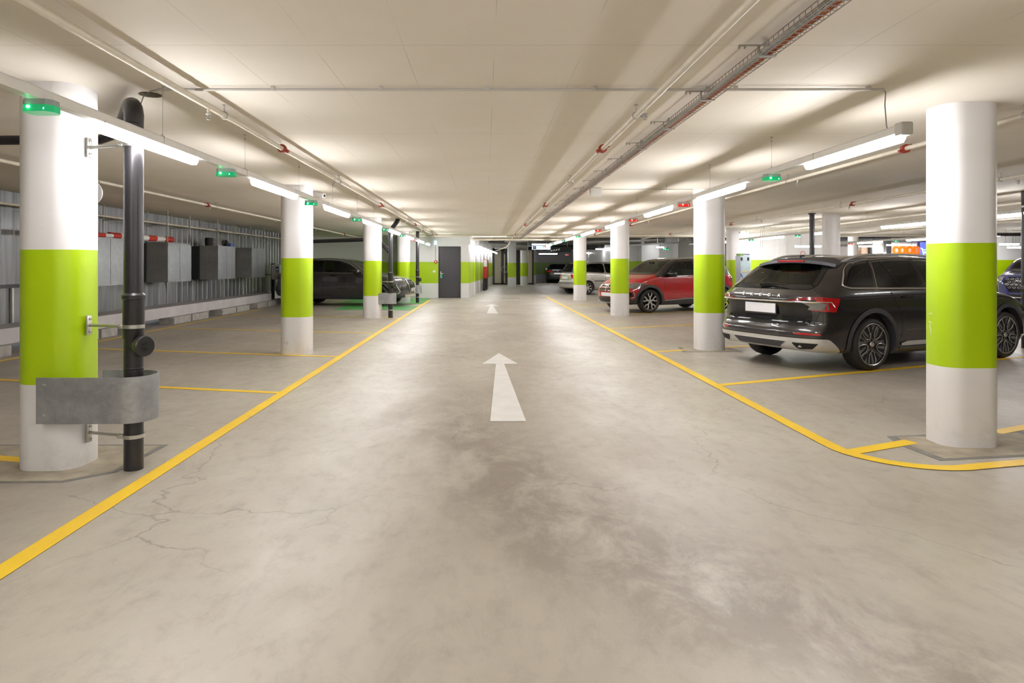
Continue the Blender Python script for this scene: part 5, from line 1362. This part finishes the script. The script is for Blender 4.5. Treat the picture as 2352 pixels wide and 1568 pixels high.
for vw in 'RL':
    for q, nm in ((w1, 'rear_door_window'), (w2, 'front_door_window')):
        K.panel(q, vw, M['glass'], nm, cut=True, rnd=.03); K.band(ring(q, .03), vw, -.012, .05, M['gloss'], 'window_frame', off=.003)
    K.arch(.66, .33, .39, vw, .07, M['clad']); K.arch(FA, .33, .39, vw, .07, M['clad'])
    K.panel([(1.08, .46), (2.82, .36), (2.86, .24), (1.05, .24)], vw, M['clad'], 'sill_cladding', rnd=.02, off=.010)
    K.strip([(1.12, .43), (2.80, .345)], vw, .011, M['chrome'], 'sill_chrome', off=.012)
    K.panel([(3.40, .80), (3.72, .83), (3.98, .78), (3.95, .70), (3.62, .68), (3.55, .72)], vw, M['lampclear'], 'headlamp', rnd=.02, off=.008)
    K.strip([(3.38, .81), (3.72, .845), (3.98, .795)], vw, .009, M['chrome'], 'headlamp_trim', off=.010)
    K.strip([(3.80, .60), (3.74, .46), (3.86, .42)], vw, .016, M['chrome'], 'fog_lamp_surround', off=.012)
    K.panel([(3.84, .58), (3.79, .47), (3.93, .45), (3.96, .58)], vw, M['gloss'], 'fog_lamp', rnd=.01, off=.010)
    K.panel([(.04, .86), (.34, .88), (.30, 1.02), (.05, 1.0)], vw, M['taildark'], 'tail_lamp', rnd=.02, off=.008)
    handle(K, 1.95, .94, vw, rp_); handle(K, .98, .97, vw, rp_)
    for P in ([(1.61, 1.03), (1.60, .6), (1.56, .38)], [(2.82, 1.0), (2.80, .75), (2.86, .36)], [(.86, 1.08), (.98, .8), (1.12, .6), (1.12, .44)]): K.strip(P, vw, .0035, M['liner'], 'door_seam', off=0, rn=.06)
    K.strip([(1.2, .86), (2.7, .845)], vw, .006, rp_, 'door_crease', off=.001)
    K.strip([(1.25, .56), (2.5, .50)], vw, .008, rp_, 'lower_crease', off=.001)
    K.panel([(2.62, 1.03), (2.96, 1.0), (2.80, 1.10), (2.70, 1.12)], vw, M['gloss'], 'mirror_base', rnd=.02, off=.008)
K.panel([(-.52, .78), (.52, .78), (.62, .72), (.40, .60), (-.40, .60), (-.62, .72)], 'F', M['gloss'], 'front_grille', rnd=.02, off=.008)
for z_, h_ in ((.755, .50), (.72, .54), (.685, .50), (.65, .44), (.62, .40)): K.strip([(-h_, z_), (h_, z_)], 'F', .006, M['chrome'], 'grille_bar', off=.014)
K.strip([(.0, .80), (.055, .70), (0, .60), (-.055, .70)], 'F', .014, M['chrome'], 'front_diamond_badge', closed=True, off=.028, step=.2)
K.panel([(-.26, .56), (.26, .56), (.26, .46), (-.26, .46)], 'F', M['plate'], 'number_plate', rnd=.006, off=.02)
K.panel([(-.62, .44), (.62, .44), (.56, .30), (-.56, .30)], 'F', M['gloss'], 'lower_grille', rnd=.03, off=.008)
for z_ in (.41, .37, .33): K.strip([(-.56, z_), (.56, z_)], 'F', .008, M['clad'], 'lower_grille_bar', off=.016)
K.panel([(-.70, .34), (-.58, .27), (.58, .27), (.70, .34), (.62, .24), (-.62, .24)], 'F', M['satin'], 'front_skid_plate', rnd=.005, off=.016)
K.strip([(-.70, .335), (-.56, .275), (.56, .275), (.70, .335)], 'F', .016, M['satin'], 'skid_edge', off=.014)
K.panel([(-.26, .80), (.26, .80), (.26, .69), (-.26, .69)], 'B', M['plate'], 'rear_plate', rnd=.006, off=.02)
mirror(K, 2.62, 1.06, M['gloss']); add_wheels(K, .332, .248, .21, 'fork', (.66, FA)); interior(K, .25, 3.0, 1.06, ((1.15, 3), (1.95, 2)))
MB().bbox(2.55, 2.60, -.10, .10, 1.37, 1.44, .015).build('rear_view_mirror', M['gloss'], K.root)
K.body(rp_, kp, belt=(.22, 3.05), wheels=((.66, .33), (FA, .33)), R=.41, clad=lambda x: .40 if (x > 3.7 or x < .3) else .28)

# ============ dark grey SUV ============
a_ = math.radians(-8); u = Vector((math.cos(a_), math.sin(a_))); v = Vector((-u.y, u.x)); FA = 3.66
c0 = Vector((-3.50, 21.2))-u*FA+v*.93
t = car_root('suv_car', c0.x, c0.y, a_, 'dark grey SUV parked in the left bays behind the columns, nose to the lane')
spec = dict(L=4.56, W=1.88, res=.045,
    top=[(0, 1.05), (.08, 1.12), (.35, 1.37), (.6, 1.50), (1.0, 1.555), (1.8, 1.585), (2.3, 1.56), (2.7, 1.46), (3.35, 1.12), (3.6, 1.06), (4.2, .97), (4.45, .86), (4.56, .74)],
    shoulder=[(0, .98), (.8, 1.03), (2.6, 1.0), (3.5, .97), (4.2, .88), (4.56, .70)],
    plan=[(0, .88), (.3, .96), (.9, 1.0), (3.3, 1.0), (4.0, .98), (4.56, .86)],
    bottom=[(0, .32), (.5, .26), (1, .22), (3.6, .22), (4.2, .24), (4.56, .28)],
    rear=[(.25, .08), (.5, 0), (.8, .05), (1.1, .1)], front=[(.2, .08), (.5, 0), (.8, .02), (1, .06)], cr=(.06, .2), cf=(.10, .22), lean=.44)
K = Car(spec, t); gp = paint('dark_grey_car_paint', (.028, .024, .023))
ws = [(-.68, 1.13), (.68, 1.13), (.54, 1.48), (-.54, 1.48)]; K.panel(ws, 'F', M['glass'], 'windscreen', cut=True, rnd=.06); K.band(ring(ws, .06), 'F', -.02, .03, M['gloss'], 'windscreen_frame')
rw = [(-.55, 1.15), (.55, 1.15), (.46, 1.44), (-.46, 1.44)]; K.panel(rw, 'B', M['glassdark'], 'rear_window', cut=True, rnd=.06)
w1 = [(.55, 1.22), (1.75, 1.12), (1.75, 1.48), (1.1, 1.47), (.8, 1.40)]; w2 = [(1.86, 1.115), (3.05, 1.10), (2.60, 1.36), (2.25, 1.47), (1.86, 1.485)]
for vw in 'RL':
    for q, nm in ((w1, 'rear_door_window'), (w2, 'front_door_window')):
        K.panel(q, vw, M['glassdark'], nm, cut=True, rnd=.03); K.band(ring(q, .03), vw, -.012, .045, M['gloss'], 'window_frame', off=.003)
    K.strip([(.40, 1.19), (.9, 1.115), (1.8, 1.085), (3.15, 1.07), (2.68, 1.37), (2.30, 1.50), (1.8, 1.515), (1.0, 1.50), (.72, 1.41)], vw, .010, M['chrome'], 'chrome_window_trim', closed=True, rn=.05, off=.007)
    K.arch(.92, .35, .40, vw, .05, M['clad']); K.arch(FA, .35, .40, vw, .05, M['clad'])
    K.panel([(1.35, .34), (3.25, .34), (3.25, .25), (1.35, .25)], vw, M['clad'], 'sill_cladding', rnd=.02, off=.010)
    K.panel([(3.95, .93), (4.26, .90), (4.42, .80), (4.20, .79)], vw, M['lampclear'], 'headlamp', rnd=.02, off=.008)
    K.strip([(4.25, .70), (4.38, .48), (4.3, .40)], vw, .014, M['satin'], 'bumper_trim', off=.010)
    K.panel([(.04, .94), (.38, .96), (.34, 1.06), (.05, 1.04)], vw, M['taildark'], 'tail_lamp', rnd=.02, off=.008)
    handle(K, 2.15, 1.0, vw, M['gloss']); handle(K, 1.15, 1.02, vw, M['gloss'])
    K.strip([(1.8, 1.05), (1.8, .36)], vw, .0035, M['liner'], 'door_seam', off=0); K.strip([(3.05, 1.02), (3.02, .7), (3.12, .36)], vw, .0035, M['liner'], 'door_seam', off=0)
    K.strip([(.9, .96), (3.6, .93)], vw, .006, gp, 'shoulder_crease', off=.001)
K.panel([(-.34, .84), (.34, .84), (.44, .72), (.30, .42), (-.30, .42), (-.44, .72)], 'F', M['gloss'], 'front_grille', rnd=.05, off=.010)
K.strip([(-.34, .84), (.34, .84), (.44, .72), (.30, .42), (-.30, .42), (-.44, .72)], 'F', .012, M['chrome'], 'grille_surround', closed=True, off=.014, rn=.05)
K.panel([(-.26, .58), (.26, .58), (.26, .47), (-.26, .47)], 'F', M['satin'], 'number_plate', rnd=.006, off=.025)
K.strip([(-.05, .80), (0, .74), (.05, .80), (.02, .70), (-.02, .70)], 'F', .008, M['chrome'], 'front_badge', off=.022)
K.panel([(-.62, .38), (.62, .38), (.55, .30), (-.55, .30)], 'F', M['satin'], 'front_skid_plate', rnd=.02, off=.012)
mirror(K, 2.98, 1.10, M['gloss']); add_wheels(K, .355, .25, .225, 'five', (.92, FA), M['rimgrey']); interior(K, .25, 3.2, 1.12, ((1.3, 3), (2.15, 2)))
K.body(gp, wheels=((.92, .35), (FA, .35)), R=.42, clad=lambda x: .36 if (x > 4.1 or x < .4) else .27)

# ============ silver estate-hatch ============
a_ = math.radians(23); u = Vector((math.cos(a_), math.sin(a_))); v = Vector((-u.y, u.x)); RA = .75
c0 = Vector(((1351-VX)*29.4/F, 29.4))-u*RA+v*.86
t = car_root('compact_car', c0.x, c0.y, a_, 'small silver estate car seen from behind, half hidden by a column, beside the red car')
spec = dict(L=4.14, W=1.74, res=.05,
    top=[(0, .98), (.06, 1.03), (.35, 1.33), (.55, 1.44), (.9, 1.48), (1.6, 1.50), (2.1, 1.46), (2.4, 1.38), (3.0, 1.04), (3.2, .98), (3.8, .84), (4.05, .72), (4.14, .64)],
    shoulder=[(0, .90), (.6, .96), (2.6, .92), (3.2, .88), (3.8, .78), (4.14, .58)],
    plan=[(0, .88), (.3, .96), (.8, 1.0), (3.0, 1.0), (3.6, .96), (4.14, .82)],
    bottom=[(0, .30), (.5, .24), (1, .2), (3.2, .2), (4.14, .26)],
    rear=[(.25, .06), (.38, 0), (.55, .0), (.60, .05), (.8, .07), (1.1, .10)], front=[(.2, .06), (.5, 0), (.8, .05), (1, .1)], cr=(.08, .22), cf=(.12, .26), lean=.44)
K = Car(spec, t); sp_ = mat('silver_car_paint', (.48, .45, .40), .3, .55, noise=.05, coat=1)
rw = [(-.55, 1.04), (.55, 1.04), (.47, 1.38), (-.47, 1.38)]; K.panel(rw, 'B', M['glassdark'], 'rear_window', cut=True, rnd=.06); K.band(ring(rw, .06), 'B', -.02, .02, M['gloss'], 'rear_window_frame')
ws = [(-.62, 1.05), (.62, 1.05), (.5, 1.38), (-.5, 1.38)]; K.panel(ws, 'F', M['glass'], 'windscreen', cut=True, rnd=.06)
w0 = [(.42, 1.17), (.62, 1.06), (1.62, 1.01), (1.62, 1.38), (1.0, 1.37), (.6, 1.30)]; w2 = [(1.74, 1.01), (2.72, .99), (2.35, 1.26), (2.1, 1.36), (1.74, 1.38)]
for vw in 'RL':
    for q, nm in ((w0, 'rear_side_window'), (w2, 'front_door_window')):
        K.panel(q, vw, M['glassdark'], nm, cut=True, rnd=.08); K.band(ring(q, .08), vw, -.012, .025, M['gloss'], 'window_frame', off=.003)
    K.strip([(1.1, .62), (2.8, .60)], vw, .016, M['gloss'], 'rub_strip', off=.01)
    K.arch(RA, .31, .345, vw, .03, sp_); K.arch(RA+2.54, .31, .345, vw, .03, sp_)
    K.panel([(.03, .72), (.24, .74), (.30, .90), (.05, .92)], vw, M['taillamp'], 'tail_lamp', rnd=.03, off=.008)
    handle(K, 1.15, .87, vw, sp_); handle(K, 2.05, .86, vw, sp_)
    K.strip([(1.68, .98), (1.68, .25)], vw, .0035, M['liner'], 'door_seam', off=0); K.strip([(2.75, .95), (2.80, .3)], vw, .0035, M['liner'], 'door_seam', off=0); K.strip([(.80, 1.0), (.95, .75), (1.12, .6), (1.12, .3)], vw, .0035, M['liner'], 'door_seam', off=0, rn=.1)
    K.strip([(.75, 1.49-.02), (2.0, 1.49-.02)], vw, .001, sp_, 'gutter') if False else None
for s_ in (-1, 1):
    K.panel([(s_*.58, .73), (s_*.84, .72), (s_*.84, .92), (s_*.66, .90)][::s_], 'B', M['taillamp'], 'corner_tail_lamp', rnd=.03, off=.008)
    K.panel([(s_*.66, .76), (s_*.76, .76), (s_*.76, .82), (s_*.66, .82)][::s_], 'B', M['lampclear'], 'reversing_lamp', rnd=.01, off=.012)
    mb = MB(); mb.tube([(x, s_*.56, K.proj(x, s_*.56, 'T', 0).z+(.03 if .75 < x < 1.95 else 0)) for x in (.65, .75, .76, 1.2, 1.6, 1.94, 2.05)], .013, 6); mb.build('roof_rail', M['satin'], K.root, True)
K.panel([(-.26, .82), (.26, .82), (.26, .71), (-.26, .71)], 'B', M['plate'], 'number_plate', rnd=.006, off=.02)
K.panel([(-.80, .55), (.80, .55), (.80, .49), (-.80, .49)], 'B', mat('grey_bumper_plastic', (.12, .12, .12), .5), 'bumper_strip', rnd=.01, off=.012)
mirror(K, 2.6, .98, sp_); add_wheels(K, .305, .20, .19, 'seven', (RA, RA+2.54), M['rimsilver']); interior(K, .25, 2.9, 1.0, ((1.1, 3), (1.95, 2)))
K.body(sp_, wheels=((RA, .31), (RA+2.54, .31)), R=.36, clad=None)

# ============ far black car, rear view ============
t = car_root('hatchback_car', (1281-VX)*48/F, 48, math.radians(80), 'black car seen from behind, parked far back against the dark green banded wall')
spec = dict(L=4.2, W=1.8, res=.07,
    top=[(0, 1.02), (.08, 1.10), (.35, 1.35), (.6, 1.43), (1.6, 1.47), (2.4, 1.38), (3.0, 1.04), (3.8, .86), (4.2, .64)],
    shoulder=[(0, .93), (1, .95), (3.2, .9), (4.2, .58)], plan=[(0, .90), (.3, .97), (1, 1), (3, 1), (4.2, .82)],
    bottom=[(0, .28), (1, .2), (3.2, .2), (4.2, .26)], rear=[(.25, .05), (.5, 0), (.8, .05), (1.1, .08)], front=[(.2, .06), (1, .1)], lean=.44)
K = Car(spec, t); bp_ = paint('plain_black_car_paint', (.010, .010, .012))
rw = [(-.58, 1.06), (.58, 1.06), (.48, 1.37), (-.48, 1.37)]; K.panel(rw, 'B', M['glassdark'], 'rear_window', cut=True, rnd=.06)
ws = [(-.62, 1.05), (.62, 1.05), (.5, 1.38), (-.5, 1.38)]; K.panel(ws, 'F', M['glass'], 'windscreen', cut=True, rnd=.06)
for s_ in (-1, 1): K.panel([(s_*.42, .80), (s_*.84, .80), (s_*.84, .94), (s_*.50, .90)][::s_], 'B', M['taillamp'], 'tail_lamp', rnd=.02, off=.01)
K.panel([(-.26, .76), (.26, .76), (.26, .65), (-.26, .65)], 'B', M['satin'], 'number_plate', rnd=.006, off=.02)
K.panel([(-.05, .90), (.05, .90), (.05, .84), (-.05, .84)], 'B', M['chrome'], 'round_badge', rnd=.03, off=.012)
for vw in 'RL':
    K.arch(.8, .33, .37, vw, .04, bp_); K.arch(3.4, .33, .37, vw, .04, bp_)
    K.panel([(.55, 1.06), (2.7, 1.02), (2.2, 1.34), (.8, 1.36)], vw, M['glassdark'], 'side_window', cut=True, rnd=.05)
mirror(K, 2.6, 1.0, bp_); add_wheels(K, .33, .21, .21, 'five', (.8, 3.4)); interior(K, .25, 2.9, 1.02, ((1.1, 2), (1.9, 2)))
K.body(bp_, wheels=((.8, .33), (3.4, .33)), R=.385)

# ============ blue SUV at the right edge ============
t = car_root('suv_car', 15.10+.707*4.6, 17.9+.707*4.6, math.radians(225), 'dark blue SUV with wide black grille, facing us at the right edge')
spec = dict(L=4.6, W=1.88, res=.06,
    top=[(0, 1.05), (.08, 1.12), (.35, 1.37), (.6, 1.50), (1.0, 1.57), (1.8, 1.60), (2.3, 1.57), (2.7, 1.48), (3.35, 1.18), (3.6, 1.14), (4.2, 1.09), (4.5, 1.02), (4.6, .92)],
    shoulder=[(0, .98), (.8, 1.03), (2.6, 1.02), (3.5, 1.02), (4.2, .99), (4.6, .84)],
    plan=[(0, .88), (.3, .96), (.9, 1.0), (3.3, 1.0), (4.1, .98), (4.6, .88)],
    bottom=[(0, .32), (1, .24), (3.6, .24), (4.6, .28)], rear=[(.25, .08), (.5, 0), (1.1, .1)], front=[(.2, .08), (.5, 0), (.8, .0), (1.05, .06)], cr=(.06, .2), cf=(.10, .22), lean=.44)
K = Car(spec, t); nb = paint('navy_blue_car_paint', (.010, .016, .12))
ws = [(-.68, 1.20), (.68, 1.20), (.54, 1.50), (-.54, 1.50)]; K.panel(ws, 'F', M['glassdark'], 'windscreen', cut=True, rnd=.06)
K.panel([(-.62, 1.0), (.62, 1.0), (.74, .86), (.58, .58), (-.58, .58), (-.74, .86)], 'F', M['gloss'], 'front_grille', rnd=.03, off=.01)
for r_ in range(4):
    for c_ in range(13):
        yy = (c_-6)*.105+(r_ % 2)*.052; zz = .94-r_*.075
        if abs(yy) < .64: K.strip([(yy-.04, zz), (yy, zz+.028), (yy+.04, zz), (yy, zz-.028)], 'F', .0055, M['satin'], 'grille_cell', closed=True, off=.016, step=.2, n=4)
K.panel([(-.27, .70), (.27, .70), (.27, .58), (-.27, .58)], 'F', M['plate'], 'number_plate', rnd=.006, off=.03)
K.panel([(-.80, .52), (.80, .52), (.72, .36), (-.72, .36)], 'F', M['gloss'], 'lower_grille', rnd=.04, off=.01)
K.strip([(-.80, .50), (-.60, .44), (.60, .44), (.80, .50)], 'F', .012, M['satin'], 'bumper_blade', off=.016)
for s_ in (-1, 1): K.panel([(s_*.72, 1.0), (s_*.90, 1.02), (s_*.88, .90), (s_*.76, .88)][::s_], 'F', M['lampclear'], 'headlamp', rnd=.02, off=.012)
for vw in 'RL':
    K.arch(.9, .36, .41, vw, .05, M['clad']); K.arch(3.70, .36, .41, vw, .05, M['clad'])
    q = [(.55, 1.15), (3.05, 1.14), (2.45, 1.46), (.85, 1.46)]; K.panel(q, vw, M['glassdark'], 'side_window', cut=True, rnd=.05); K.band(ring(q, .05), vw, -.03, .06, M['gloss'], 'window_frame', off=.003)
K.band(ring(ws, .06), 'F', -.03, .05, M['gloss'], 'windscreen_frame')
mirror(K, 2.98, 1.14, nb, sides=(1,)); add_wheels(K, .36, .24, .23, 'five', (.9, 3.70)); interior(K, .25, 3.2, 1.12, ((1.3, 2), (2.15, 2)))
K.body(nb, wheels=((.9, .36), (3.7, .36)), R=.42)
EXPO = 0.42
# ------------------------------------------------------------------ camera, light, view
cd = bpy.data.cameras.new('camera'); cam = bpy.data.objects.new('camera', cd); COL.objects.link(cam)
cam.location = (0, 0, H); cam.rotation_euler = (PI/2, 0, 0)
cd.sensor_fit = 'HORIZONTAL'; cd.sensor_width = 36; cd.lens = F/2352*36
cd.shift_x = (1176-VX)/2352; cd.shift_y = -(784-VY)/2352
cd.clip_start = .05; cd.clip_end = 200
SC.camera = cam
w = bpy.data.worlds.new('world'); SC.world = w; w.use_nodes = True
w.node_tree.nodes['Background'].inputs[0].default_value = (.9, .95, 1, 1); w.node_tree.nodes['Background'].inputs[1].default_value = .3
SC.view_settings.view_transform = 'Standard'; SC.view_settings.look = 'None'
SC.view_settings.exposure = EXPO; SC.view_settings.gamma = 1.0
SC.cycles.max_bounces = 8; SC.cycles.diffuse_bounces = 5; SC.cycles.glossy_bounces = 4; SC.cycles.transmission_bounces = 6; SC.cycles.transparent_max_bounces = 12
SC.cycles.sample_clamp_indirect = 6; SC.cycles.caustics_reflective = False; SC.cycles.caustics_refractive = False
SC.cycles.blur_glossy = .5
